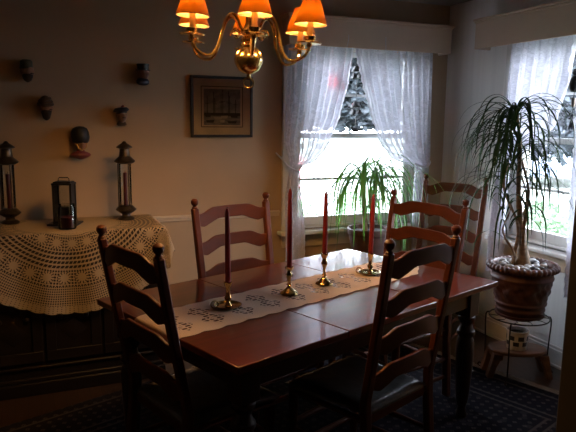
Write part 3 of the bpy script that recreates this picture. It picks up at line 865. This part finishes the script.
# ---------------------------------------------------------------- painted plaster heads on the wall
def head_mesh(s, nose=1.0):
    """head looking towards -y, s = half height"""
    m = MB(); n, k = 26, 20; vs = []
    for j in range(k + 1):
        ph = pi * j / k; z = cos(ph); rr = sin(ph)
        for i in range(n):
            a = 2 * pi * i / n; x = rr * cos(a); y = rr * sin(a)
            wx = .74 - .20 * max(0, -z) ** 1.5           # narrower jaw
            X, Y, Z = x * wx, y * .80, z
            f = max(0, -y) ** 2                            # front of the face
            X_ = x
            Y -= f * nose * .34 * math.exp(-(X_ / .16) ** 2 - ((z + .05) / .20) ** 2) * (1.15 - z)     # nose
            Y -= f * .07 * math.exp(-((z - .27) / .09) ** 2) * (abs(X_) < .6)                           # brow
            Y += f * .13 * math.exp(-((abs(X_) - .32) / .15) ** 2 - ((z - .13) / .10) ** 2)             # eye sockets
            Y += f * .06 * math.exp(-(X_ / .28) ** 2 - ((z + .40) / .05) ** 2)                          # mouth
            Y -= f * .12 * math.exp(-(X_ / .28) ** 2 - ((z + .68) / .14) ** 2)                          # chin
            Y -= f * .06 * math.exp(-((abs(X_) - .45) / .2) ** 2 - ((z + .15) / .18) ** 2)              # cheeks
            vs.append((X * s, Y * s, Z * s))
    fs = []
    for j in range(k):
        for i in range(n):
            l = (i + 1) % n; fs.append((j * n + i, (j + 1) * n + i, (j + 1) * n + l, j * n + l))
    m.add(vs, fs)
    for sx in (-1, 1):
        m.ball((sx * .74 * s, .05 * s, .05 * s), .17 * s, 8, 6, (.4, .8, 1.2))     # ears
    return m


def wall_head(label, x, z, s, rz, build):
    t = thing('wall_head', label, 'wall ornament', (x, YBK - .75 * s, z), rz)
    h = head_mesh(s); fo = h.build('face', SKIN, t, ang=180)
    for sx in (-1, 1):
        m = MB(); m.ball((sx * .235 * s, -.60 * s, .13 * s), .075 * s, 8, 6); m.build('eye', BLACK, fo)
    build(t, s); return t


def moustache(t, s, mt):
    m = MB(); m.tube([(-.30 * s, -.62 * s, -.36 * s), (-.12 * s, -.80 * s, -.26 * s), (.12 * s, -.80 * s, -.26 * s), (.30 * s, -.62 * s, -.36 * s)], [.03 * s, .085 * s, .085 * s, .03 * s], 8); m.build('moustache', mt, t)


def beard(t, s, mt, L=1.45):
    m = MB(); m.lathe([(.62 * s, -.12 * s), (.66 * s, -.35 * s), (.58 * s, -.75 * s), (.40 * s, -L * s * .85), (.1 * s, -L * s), (0, -L * s)], 18, (0, -.06 * s, 0), Matrix.Diagonal((.98, 1.05, 1)), wob=lambda a, z, r: .04 * s * sin(a * 9) - (.28 * s * max(0, -sin(a)) if z > -.3 * s else 0))
    m.build('beard', mt, t)


def h1(t, s):   # tall wrapped cap and beard
    m = MB(); m.lathe([(.74 * s, .25 * s), (.80 * s, .36 * s), (.74 * s, .55 * s), (.70 * s, 1.15 * s), (.50 * s, 1.32 * s), (0, 1.34 * s)], 18, (0, .05 * s, 0)); m.build('cap', GREENP, t); beard(t, s, HAIR, 1.3); moustache(t, s, HAIR)


def h2(t, s):   # turban and long beard
    m = MB()
    for k in range(4):
        m.tube([((.78 - .09 * k) * s * cos(a), (.86 - .09 * k) * s * sin(a) + .03 * s, (.36 + .2 * k) * s + .10 * s * cos(a * (1 if k % 2 else -1) + .6)) for a in [2 * pi * i / 18 for i in range(18)]], .20 * s, 8, closed=True)
    m.ball((0, .05 * s, .85 * s), .6 * s); m.build('turban', BROWNP, t); beard(t, s, HAIR, 1.6); moustache(t, s, HAIR)


def h3(t, s):   # tall black fur cap and red tunic
    m = MB(); m.lathe([(.90 * s, .05 * s), (1.02 * s, .25 * s), (1.10 * s, .75 * s), (1.06 * s, 1.4 * s), (.85 * s, 1.85 * s), (.45 * s, 2.05 * s), (0, 2.1 * s)], 22, (0, .02 * s, 0), wob=lambda a, z, r: .03 * s * sin(a * 11 + z * 300)); m.build('fur_cap', BLACK, t)
    m = MB(); m.tube([(-.66 * s, -.45 * s, .1 * s), (-.45 * s, -.68 * s, -.55 * s), (0, -.80 * s, -.82 * s), (.45 * s, -.68 * s, -.55 * s), (.66 * s, -.45 * s, .1 * s)], .06 * s, 6); m.build('chin_strap', BRASS, t)
    m = MB(); m.lathe([(.48 * s, -.75 * s), (.52 * s, -1.0 * s), (1.15 * s, -1.25 * s), (1.30 * s, -1.5 * s), (.9 * s, -1.75 * s), (.2 * s, -2.0 * s), (0, -2.0 * s)], 20, (0, .1 * s, 0), Matrix.Diagonal((1, .6, 1))); m.build('tunic', REDP, t)


def h4(t, s):   # flat tam with pompom, scarf
    m = MB(); m.lathe([(.76 * s, .34 * s), (.80 * s, .50 * s), (1.05 * s, .62 * s), (1.10 * s, .76 * s), (.80 * s, 1.08 * s), (0, 1.14 * s)], 22, (.04 * s, .02 * s, 0), Matrix.Rotation(radians(-8), 3, 'Y')); tm = m.build('tam', NAVY, t)
    m = MB(); m.ball((.2 * s, 0, 1.22 * s), .24 * s); m.build('pompom', REDP, tm)
    m = MB(); m.lathe([(.46 * s, -.72 * s), (.6 * s, -.95 * s), (.75 * s, -1.2 * s), (.5 * s, -1.4 * s), (0, -1.4 * s)], 18, (0, .1 * s, 0), Matrix.Diagonal((1, .7, 1))); m.build('collar', BROWNP, t); moustache(t, s, HAIR)


def h5(t, s):   # black flat-topped hat, dark coat collar
    m = MB(); m.lathe([(.72 * s, .30 * s), (1.00 * s, .34 * s), (1.02 * s, .40 * s), (.76 * s, .46 * s), (.78 * s, .8 * s), (.88 * s, 1.15 * s), (.85 * s, 1.22 * s), (0, 1.26 * s)], 22, (0, .02 * s, 0)); m.build('hat', BLACK, t)
    m = MB(); m.lathe([(.50 * s, -.70 * s), (.85 * s, -.80 * s), (1.10 * s, -1.1 * s), (1.02 * s, -1.45 * s), (.6 * s, -1.65 * s), (0, -1.7 * s)], 20, (0, .1 * s, 0), Matrix.Diagonal((1, .7, 1))); m.build('coat_collar', NAVY, t); moustache(t, s, pbr('grey_hair_paint', (.16, .13, .11), .6))


wall_head('painted wall head with a tall green cap, highest at far left', .020, 1.822, .050, radians(48), h1)
wall_head('painted bearded wall head in a brown turban, second from the left', .114, 1.612, .049, radians(48), h2)
wall_head('painted wall head with a tall black fur cap and red tunic, lowest on the wall', .306, 1.395, .050, radians(12), h3)
wall_head('painted wall head wearing a dark tam with a pompom, between fur cap and flat hat', .562, 1.568, .046, radians(15), h4)
wall_head('painted wall head in a flat-topped black hat, highest at right', .703, 1.838, .046, radians(42), h5)

# ---------------------------------------------------------------- chandelier
CC = Vector((.882, 2.527, 1.806))
cl = thing('chandelier', 'six armed brass chandelier with small orange shades, hanging over the table', 'chandelier', CC)
m = MB(); m.lathe([(0, -.062), (.020, -.058), (.045, -.042), (.060, -.014), (.062, .004), (.056, .026), (.040, .046), (.022, .058), (.020, .066), (.030, .072), (.034, .080), (.026, .090), (.018, .098), (.030, .108), (.034, .118), (.020, .130), (.013, .150), (.012, .20), (.022, .215), (.024, .235), (.014, .255), (.010, .275), (.010, CZ - CC.z - .03)], 28)
m.build('central_column', BRASS, cl)
m = MB(); m.lathe([(0, -.075), (.008, -.070), (.008, -.062)], 12); m.tube([(.022 * cos(a), 0, -.097 + .022 * sin(a)) for a in [2 * pi * k / 18 for k in range(18)]], .0035, 8, closed=True)
rg = m.build('pull_ring', BRASS, cl); rg.rotation_euler = (0, 0, radians(-20))
m = MB(); z = CZ - CC.z; m.lathe([(0, z), (.065, z), (.062, z - .012), (.03, z - .03), (.012, z - .04)], 24); m.build('ceiling_cup', BRASS, cl)
AR = .272
TILT = Quaternion((.332, .943, 0), radians(-2.4)).inverted()
for k in range(6):
    az = radians(254.6 + 60 * k); ca, sa = cos(az), sin(az)
    prof = [(.026, .112), (.046, .128), (.062, .158), (.082, .176), (.104, .170), (.122, .140), (.136, .092), (.152, .040), (.176, .006), (.206, -.002), (.242, .010), (.264, .031), (AR, .060)]
    sm = []
    for i in range(len(prof) - 1):
        p0 = prof[max(0, i - 1)]; p1 = prof[i]; p2 = prof[i + 1]; p3 = prof[min(len(prof) - 1, i + 2)]
        for f in (0, .33, .66):
            sm.append(tuple(.5 * ((2 * p1[q]) + (-p0[q] + p2[q]) * f + (2 * p0[q] - 5 * p1[q] + 4 * p2[q] - p3[q]) * f * f + (-p0[q] + 3 * p1[q] - 3 * p2[q] + p3[q]) * f ** 3) for q in (0, 1)))
    sm.append(prof[-1])
    m = MB(); m.tube([(r_ * ca, r_ * sa, z_) for r_, z_ in sm], .0062, 10); a = m.build('arm', BRASS, cl)
    # curled scroll at the root of the arm
    m = MB(); spts = []
    for q in range(22):
        th_ = q / 21 * 3.6 * pi / 2; rr = .026 * (1 - q / 28)
        spts.append(((.064 + rr * cos(th_)) * ca, (.064 + rr * cos(th_)) * sa, .098 + rr * sin(th_)))
    m.tube(spts, .004, 7); m.build('scroll', BRASS, a)
    a.rotation_mode = 'QUATERNION'; a.rotation_quaternion = TILT
    ex, ey = AR * ca, AR * sa; LZ = -.021
    m = MB(); m.lathe([(.008, .074), (.012, .080), (.010, .084), (.046, .087), (.052, .092), (.048, .094), (.018, .094), (.019, .100), (.024, .103), (.024, .116), (.020, .118), (0, .118)], 22, (ex, ey, LZ)); m.build('drip_pan', BRASS, a)
    m = MB(); m.lathe([(0, .118), (.0125, .118), (.0125, .172), (0, .172)], 14, (ex, ey, LZ)); m.build('candle_sleeve', SLEEVE, a)
    m = MB(); m.lathe([(0, .172), (.008, .174), (.014, .186), (.0165, .200), (.013, .216), (.006, .230), (0, .238)], 14, (ex, ey, LZ)); m.build('bulb', BULB, a)
    m = MB(); m.lathe([(.066, .163), (.030, .272)], 28, (ex, ey, LZ)); m.lathe([(.0315, .268), (.0705, .155)], 28, (ex, ey, LZ)) if False else None
    sh = m.build('lamp_shade', SHADE, a, ang=180, solid=.0012)
    m = MB(); m.tube([(ex + .066 * cos(b), ey + .066 * sin(b), .163 + LZ) for b in [2 * pi * q / 28 for q in range(28)]], .0014, 5, closed=True); m.build('shade_trim', BROWNP, sh); m = MB(); m.tube([(ex + .030 * cos(b), ey + .030 * sin(b), .272 + LZ) for b in [2 * pi * q / 20 for q in range(20)]], .0014, 5, closed=True)
    m.build('shade_trim', BROWNP, sh)


# ---------------------------------------------------------------- leaves
def leaf(m, base, az, elev, L, bend, wmax, rnd, n=14, wig=0.0, ok=None, w0=1.35, w1=.7):
    p = Vector(base); ds = L / n; pts = [p.copy()]; e = elev; a = az; dirs = []
    for i in range(n):
        f = i / n
        e -= bend / n * (w0 - w1 * f); e = max(e, -1.5)
        a += wig / n
        d = Vector((cos(a) * cos(e), sin(a) * cos(e), sin(e))); dirs.append(d); p = p + d * ds; pts.append(p.copy())
    side = Vector((-sin(az), cos(az), 0)); vs = []; fs = []
    for i, q in enumerate(pts):
        f = i / n; w_ = wmax * (min(1, .35 + f * 4) * (1 - f ** 3)) / 2 + .0004
        d = dirs[min(i, n - 1)]; nrm = side.cross(d).normalized()
        sd = side * cos(wig * f) + nrm * sin(wig * f)
        vs += [q - sd * w_ + nrm * w_ * .35, q, q + sd * w_ + nrm * w_ * .35]
    for i in range(n):
        o = 3 * i; fs += [(o, o + 1, o + 4, o + 3), (o + 1, o + 2, o + 5, o + 4)]
    if ok and not ok(pts): return False
    m.add(vs, fs); return True


# tall palm in the terracotta pot, on the wire stand
PX, PY = 2.735, 2.785
PZ = .405
pp = thing('potted_palm', 'tall drooping palm in a large terracotta pot on the wire stand by the right window', 'potted plant', (PX, PY, PZ))


def relief(a, z, r):
    if .085 < z < .215: return .007 * sin(a * 9 + 1.5 * sin(z * 55)) * sin((z - .085) / .13 * pi) + .004 * sin(a * 23 + z * 90)
    return 0


m = MB(); zz = [(0, 0), (.128, 0), (.133, .004), (.138, .020), (.145, .026), (.146, .034), (.141, .040), (.145, .060), (.153, .066), (.154, .074), (.148, .080)]
zz += [(.149 + .026 * i / 12, .085 + .13 * i / 12) for i in range(13)]
zz += [(.182, .222), (.183, .232), (.177, .238), (.180, .265), (.186, .275), (.192, .280), (.186, .300), (.176, .308), (.168, .300), (.166, .27), (0, .27)]
m.lathe(zz, 84, wob=relief); m.build('pot', TERRA, pp, ang=60)
m = MB(); m.tube([(.191 * cos(a), .191 * sin(a), .292) for a in [2 * pi * k / 240 for k in range(240)]], [.0195 + .0035 * sin(k * pi / 3) for k in range(240)], 10, closed=True); m.build('rope_rim', TERRA, pp, ang=60)
m = MB(); m.lathe([(0, -.020), (.120, -.020), (.142, -.012), (.147, .002), (.141, .002), (.130, -.002), (0, -.003)], 48); m.build('saucer', TERRA, pp)
m = MB(); m.lathe([(0, .285), (.10, .284), (.168, .275)], 40); m.build('soil', SOIL, pp)
rnd = random.Random(11)
m = MB()
stems = [((0, 0), (-.100, .035), .019), ((.020, -.012), (-.055, .01), .013), ((-.02, .015), (-.13, .06), .012), ((-.085, .01), (-.14, .03), .008), ((.03, .02), (-.02, .03), .010)]
heads = []
for q, ((bx, by), (tx, ty), rad) in enumerate(stems):
    H = (1.17, 1.00, .86, .62, .78)[q] - .0; pts = []; rr = []
    for i in range(16):
        f = i / 15; pts.append((bx + (tx - bx) * f + .022 * sin(f * 9 + q * 2) * (f > 0) , by + (ty - by) * f + .018 * sin(f * 8 + q), .275 + (H - .275 + .06) * f)); rr.append(rad * (1 - .55 * f) + (.030 * (1 - f) ** 6 if q == 0 else 0) + .002 * sin(i * 2.3))
    m.tube(pts, rr, 10); heads.append(pts[-1])
m.build('trunk', BARK, pp, ang=60)
m = MB()
cnt = (112, 34, 20, 9, 11)
for q, (hx, hy, hz) in enumerate(heads):
    k = 0; tr = 0
    while k < cnt[q] and tr < 900:
        tr += 1
        az = rnd.uniform(0, 2 * pi); el = rnd.uniform(.6, 1.53); L = rnd.uniform(.35, 1.05) * (1, .85, .75, .6, .65)[q]
        bz = hz - rnd.uniform(0, 1) ** 1.6 * .36
        k += leaf(m, (hx + .012 * cos(az), hy + .012 * sin(az), bz), az, el, L, rnd.uniform(2.2, 3.6), rnd.uniform(.010, .016), rnd, 18, rnd.uniform(-.5, .5), lambda P: max(p.x for p in P) < .205 and max(sqrt((p.x + .1) ** 2 + (p.y - .035) ** 2) for p in P) < .38 and min(p.z if p.x ** 2 + p.y ** 2 < .045 else 1 for p in P) > .45, 1.05, .1)
m.build('foliage', LEAFD, pp, ang=180)

# river stones on the soil: one of each kind, then copies
protos = []
for q in range(4):
    m = MB(); rs = random.Random(q + 20); m.ball((0, 0, 0), .0255, 14, 9, (1.25, .95, .62)); m.v = [(x * (1 + .08 * sin(40 * y + q)), y * (1 + .08 * sin(60 * z + q)), z) for x, y, z in m.v]
    o = m.build('river_stone', STONES[q], None, ang=180); protos.append(o)
spots = []
tries = 0
while len(spots) < 30 and tries < 6000:
    tries += 1
    a = rnd.uniform(0, 2 * pi); r_ = sqrt(rnd.uniform(.055 ** 2, .138 ** 2)); x, y = r_ * cos(a), r_ * sin(a)
    if all((x - p) ** 2 + (y - q) ** 2 > .041 ** 2 for p, q in spots) and all((x - s_[0][0]) ** 2 + (y - s_[0][1]) ** 2 > (.036 + s_[2] * 1.2) ** 2 for s_ in stems): spots.append((x, y))
for i, (x, y) in enumerate(spots):
    q = i if i < 4 else rnd.randrange(4)
    o = protos[q] if i < 4 else protos[q].copy()
    if i >= 4: COL.objects.link(o)
    k = rnd.uniform(.72, .98)
    o.location = (PX + x, PY + y, PZ + .287 + .0155 * k); o.scale = (k, k, k); o.rotation_euler = (rnd.uniform(-.2, .2), rnd.uniform(-.2, .2), rnd.uniform(0, 6.28))
    tag(o, "smooth rounded stone lying on the soil of the tall palm's terracotta pot", 'stone', "river stones in the palm's pot")

# wire stand
ws = thing('wire_plant_stand', 'black wire plant stand with curled feet under the terracotta pot', 'plant stand', (PX, PY, .003))
ZT = .375
m = MB(); m.tube([(.176 * cos(a), .176 * sin(a), ZT) for a in [2 * pi * k / 48 for k in range(48)]], .0045, 7, closed=True); m.tube([(.10 * cos(a), .10 * sin(a), ZT) for a in [2 * pi * k / 36 for k in range(36)]], .003, 6, closed=True)
for k in range(10):
    a = 2 * pi * k / 10; m.tube([(.10 * cos(a), .10 * sin(a), ZT), (.13 * cos(a + .12), .13 * sin(a + .12), ZT), (.176 * cos(a), .176 * sin(a), ZT)], .0025, 6)
m.tube([(-.10, 0, ZT), (.10, 0, ZT)], .003, 6); m.tube([(0, -.10, ZT), (0, .10, ZT)], .003, 6)
m.build('top_ring', IRON, ws)
for a in (125, 213, -24):
    a = radians(a); ca, sa = cos(a), sin(a); pr = [(.176, ZT), (.192, ZT - .004), (.199, ZT - .02), (.200, ZT - .06), (.194, .20), (.190, .08), (.192, .02), (.202, .005), (.220, .005), (.230, .018), (.222, .030), (.212, .024)]
    m = MB(); m.tube([(r_ * ca, r_ * sa, z_) for r_, z_ in pr], .0048, 8); m.build('leg', IRON, ws)
m = MB(); m.tube([(.191 * cos(a), .191 * sin(a), .13) for a in [2 * pi * k / 40 for k in range(40)]], .003, 6, closed=True) if False else None

# low wooden footstool under it
fs_ = thing('footstool', 'low wooden footstool with curved legs standing beneath the wire plant stand', 'stool', (PX + .005, PY - .0, .004), radians(-25))
m = MB(); m.lathe([(0, .152), (.172, .152), (.178, .157), (.178, .168), (.172, .173), (0, .173)], 40, M=Matrix.Diagonal((1.0, .66, 1))); m.build('stool_top', STOOLW, fs_)
for sx in (-1, 1):
    m = MB(); prof = [(.105, .152), (.165, .152), (.172, .12), (.185, .06), (.198, .015), (.198, 0), (.165, 0), (.160, .02), (.145, .07), (.125, .11)]
    n = len(prof); vs = [(sx * x, y, z) for y in (-.085, .085) for x, z in prof]
    fs2 = [tuple(range(n)), tuple(reversed(range(n, 2 * n)))] + [(i, (i + 1) % n, n + (i + 1) % n, n + i)[::-1] for i in range(n)]
    # cut a low arch out of the side by using two feet
    m = MB()
    for y0, y1 in ((-.085, -.035), (.035, .085)):
        vs = [(sx * x, y, z) for y in (y0, y1) for x, z in prof]; m.add(vs, fs2)
    m.box(min(sx * .11, sx * .16), max(sx * .11, sx * .16), -.085, .085, .115, .152)
    m.build('leg', STOOLW, fs_, bevel=.004)

sp = thing('small_pot', 'small white pot with dark painted blocks standing on the footstool', 'pot', (PX - .012, PY - .01, .1775))
m = MB(); m.lathe([(0, 0), (.052, 0), (.059, .004), (.066, .110), (.068, .112), (.068, .120), (.062, .120), (.059, .10), (.055, .02), (0, .018)], 32); m.build('pot', WHITEC, sp)
m = MB()
for k in range(7):
    a0 = 2 * pi * k / 7; a1 = a0 + .55
    for (za, zb, da) in ((.030, .056, 0), (.064, .092, .45)):
        vs = []
        for q in range(5):
            a = a0 + da + (a1 - a0) * q / 4
            for z_ in (za, zb): r_ = .0593 + .006 * z_ / .110 + .0011; vs.append((r_ * cos(a), r_ * sin(a), z_))
        m.add(vs, [(2 * q, 2 * q + 2, 2 * q + 3, 2 * q + 1) for q in range(4)])
m.build('painted_blocks', NAVY, sp)
m = MB(); m.lathe([(0, .098), (.0585, .098)], 24); m.build('soil', SOIL, sp)

# ---------------------------------------------------------------- plant at the back window
WPX, WPY = 2.235, 3.76
st = thing('plant_table', 'small dark wooden table holding the plant below the back window', 'table', (WPX, WPY, 0))
m = MB(); m.lathe([(0, .575), (.137, .575), (.142, .582), (.142, .590), (.137, .596), (0, .596)], 36); m.build('top', CHERRYD, st)
for k in range(3):
    a = radians(30 + 120 * k); m = MB(); m.tube([(.07 * cos(a), .07 * sin(a), .575), (.10 * cos(a), .10 * sin(a), .3), (.13 * cos(a), .13 * sin(a), .006)], [.016, .014, .010], 10); m.build('leg', CHERRYD, st)
wp = thing('potted_plant', 'bright green grassy leaved plant in a dark pot before the back window', 'potted plant', (WPX, WPY, .597))
m = MB(); m.lathe([(0, 0), (.115, 0), (.122, .006), (.150, .15), (.156, .153), (.160, .160), (.160, .195), (.156, .200), (.148, .198), (.144, .17), (0, .17)], 48); m.build('pot', TERRAD, wp)
m = MB(); m.lathe([(0, .182), (.10, .180), (.147, .172)], 32); m.build('soil', SOIL, wp)
rnd = random.Random(5); m = MB(); hd = []
for q, (bx, by, tx, ty, H, rad) in enumerate(((-.035, 0, -.075, .0, .60, .020), (.03, .01, .03, .0, .63, .014), (.0, -.02, -.02, -.03, .45, .012))):
    pts = [(bx + (tx - bx) * i / 8, by + (ty - by) * i / 8, .175 + (H - .175) * i / 8) for i in range(9)]; m.tube(pts, [rad * (1 - .04 * i) for i in range(9)], 10); hd.append(pts[-1])
m.build('stem', BARK, wp)
m = MB()
for q, (hx, hy, hz) in enumerate(hd):
    k = 0; tr = 0
    while k < (46, 42, 20)[q] and tr < 900:
        tr += 1
        az = rnd.uniform(0, 2 * pi)
        k += leaf(m, (hx, hy, hz - rnd.uniform(0, .14)), az, rnd.uniform(.75, 1.5), rnd.uniform(.36, .80), rnd.uniform(2.5, 3.5), rnd.uniform(.011, .017), rnd, 16, rnd.uniform(-.3, .3), lambda P: max(p.y for p in P) < .175 and min(p.z if p.x ** 2 + p.y ** 2 < .17 ** 2 else 1 for p in P) > .03)
# one long blade that loops over at the top
leaf(m, (.02, 0, .60), -.3, 1.5, .40, 5.6, .014, rnd, 22, .2)
m.build('foliage', LEAFL, wp, ang=180)

# ---------------------------------------------------------------- outside
m = MB(); m.box(-30, 60, YBK + .17, 90, -.75, -.6); m.box(XR + .17, 60, -30, YBK + .17, -.75, -.6)
struct('ground', m, pbr('pale_lawn', (.11, .135, .10), .95, col2=(.16, .175, .15), scale=(.6, .6, .6), mix=(.35, .6)))


def bush(name, label, x, y, z, r, h, n, ls, mats, seed, group=None, trunk=False, cat='shrub', off=(0, 0)):
    t = thing(name, label, cat, (x, y, z), 0, group); rs = random.Random(seed)
    m = MB(); zb = trunk or 0
    m.tube([(0, 0, 0), (off[0] * .3, off[1] * .3, h * .5), (off[0], off[1], h * .9)], [r * .09, r * .06, r * .02], 8); m.build('trunk', BARK, t)
    m = MB()
    for k in range(n):
        f = rs.random(); zz_ = zb + (h - zb) * f
        rad = r * (max(0, 1 - f) ** .35 if trunk else sqrt(max(0, 1 - (f * 1.9 - .9) ** 2))) * rs.uniform(.55, 1.05); a = rs.uniform(0, 6.28)
        c_ = Vector((off[0] + rad * cos(a), off[1] + rad * sin(a), zz_ - (.18 * rad if trunk else 0))); d1 = Vector((rs.gauss(0, 1), rs.gauss(0, 1), rs.gauss(0, .6))).normalized() * ls; d2 = d1.orthogonal().normalized() * ls * .5
        m.add([c_ - d1, c_ + d2, c_ + d1, c_ - d2], [(0, 1, 2, 3)])
    m.build('foliage', mats, t, ang=180); return t


DK = translucent('conifer_needles', (.020, .030, .036), (.02, .03, .03), .2); LG = translucent('hedge_leaves', (.22, .33, .20), (.25, .4, .2), .3); PK = translucent('pink_blossom', (.75, .40, .42), (.8, .4, .45), .3)
bush('conifer_tree', 'dark conifer outside, seen between the parted curtains of the back window', 2.70, 6.5, -.6, .82, 5.0, 46000, .05, DK, 1, None, 2.2, 'tree', (.27, -.75))
bush('conifer_tree', 'dark conifer outside the right window behind the hanging figure ornament', 7.35, 6.0, -.6, 1.6, 6.3, 60000, .065, DK, 2, None, 1.95, 'tree')
for k in range(5):
    x = 3.15 + .74 * k
    bush('garden_shrub', ('low green shrub outside the back window, farthest left', 'low green shrub outside the back window, second from left', 'low green shrub outside, behind the window plant', 'low green shrub outside, right of the window plant', 'low green shrub outside, behind the right curtain of the back window')[k], x, 6.9 + .1 * (k % 2), -.6, .34, 1.15 + .06 * (k % 3), 900, .05, LG, 30 + k, 'shrubs outside the back window')
for k in range(3):
    bush('garden_shrub', ('pale green shrub outside the right window, just right of the palm trunk', 'pale green shrub outside the right window, by the door casing', 'pale green shrub outside, behind the palm leaves')[k], (7.9, 9.2, 6.8)[k], (7.7, 7.3, 8.5)[k], -.6, .50, (.85, .95, .9)[k], 1000, .06, LG, 40 + k, 'shrubs outside the right window')
bush('blossom_shrub', 'pink flowering shrub outside, behind the left curtain of the back window', 3.75, 9.0, -.6, .5, 1.75, 700, .05, PK, 50)

# parked car across the road
cr = thing('parked_car', 'blue grey car parked across the road, seen through the right window', 'car', (17.6, 16.6, -.6), radians(40))
CARB = pbr('car_paint', (.22, .27, .36), .3, coat=.6); RUB = pbr('tyre', (.015, .015, .015), .8)
sec = [(-2.2, .35), (-2.25, .65), (-2.1, .82), (-1.45, .90), (-.85, 1.38), (.55, 1.42), (1.25, .95), (2.05, .86), (2.2, .65), (2.2, .35)]
m = MB(); n = len(sec); vs = [(x, y * (.84 if z > 1.1 else 1), z) for y in (-.85, .85) for x, z in sec]
m.add(vs, [tuple(range(n)), tuple(reversed(range(n, 2 * n)))] + [(i, (i + 1) % n, n + (i + 1) % n, n + i)[::-1] for i in range(n)]); m.build('body', CARB, cr, bevel=.04)
m = MB()
for sy in (-1, 1):
    y = sy * .80; m.add([(-1.2, y * 1.03, .95), (-.80, y * .91, 1.30), (.48, y * .91, 1.33), (.95, y * 1.03, .97)], [(0, 1, 2, 3)])
m.build('side_window', pbr('car_glass', (.03, .035, .04), .1), cr, solid=.02)
for x in (-1.35, 1.35):
    for sy in (-1, 1):
        m = MB(); m.lathe([(0, -.1), (.2, -.1), (.33, -.08), (.34, 0), (.33, .08), (.2, .1), (0, .1)], 24, (x, sy * .80, .34), Matrix.Rotation(radians(90), 3, 'X')); m.build('wheel', RUB, cr)

# ---------------------------------------------------------------- light
wd = bpy.data.worlds.new('overcast_sky'); scn.world = wd; wd.use_nodes = True; nt = wd.node_tree; nt.nodes.clear()
o = nt.nodes.new('ShaderNodeOutputWorld'); b = nt.nodes.new('ShaderNodeBackground'); nt.links.new(b.outputs[0], o.inputs[0])
tcn = nt.nodes.new('ShaderNodeTexCoord'); sx = nt.nodes.new('ShaderNodeSeparateXYZ'); nt.links.new(tcn.outputs['Generated'], sx.inputs[0])
rp = nt.nodes.new('ShaderNodeValToRGB'); nt.links.new(sx.outputs[2], rp.inputs[0])
rp.color_ramp.elements[0].position = .0; rp.color_ramp.elements[0].color = (.82, .87, .97, 1); rp.color_ramp.elements[1].position = .6; rp.color_ramp.elements[1].color = (.72, .81, .98, 1)
nt.links.new(rp.outputs[0], b.inputs[0]); b.inputs[1].default_value = 32.0


def portal(name, loc, rot, sx_, sy_):
    l = bpy.data.lights.new(name, 'AREA'); l.shape = 'RECTANGLE'; l.size = sx_; l.size_y = sy_; l.cycles.is_portal = True
    ob = bpy.data.objects.new(name, l); COL.objects.link(ob); ob.location = loc; ob.rotation_euler = rot


portal('window_portal', ((BW[0] + BW[1]) / 2, YBK + TH + .03, (BW[2] + BW[3]) / 2), (radians(-90), 0, 0), 1.04, 1.32)
portal('window_portal', (XR + TH + .03, (RW[0] + RW[1]) / 2, (RW[2] + RW[3]) / 2), (radians(-90), 0, radians(-90)), 1.04, 1.32)

scn.view_settings.view_transform = 'Standard'; scn.view_settings.look = 'None'; scn.view_settings.gamma = 1; scn.view_settings.use_curve_mapping = False
scn.view_settings.exposure = 0.0
cy = scn.cycles
cy.use_denoising = True; cy.max_bounces = 10; cy.diffuse_bounces = 5; cy.glossy_bounces = 4; cy.transmission_bounces = 8; cy.transparent_max_bounces = 32
cy.sample_clamp_indirect = 6; cy.caustics_reflective = False; cy.caustics_refractive = False
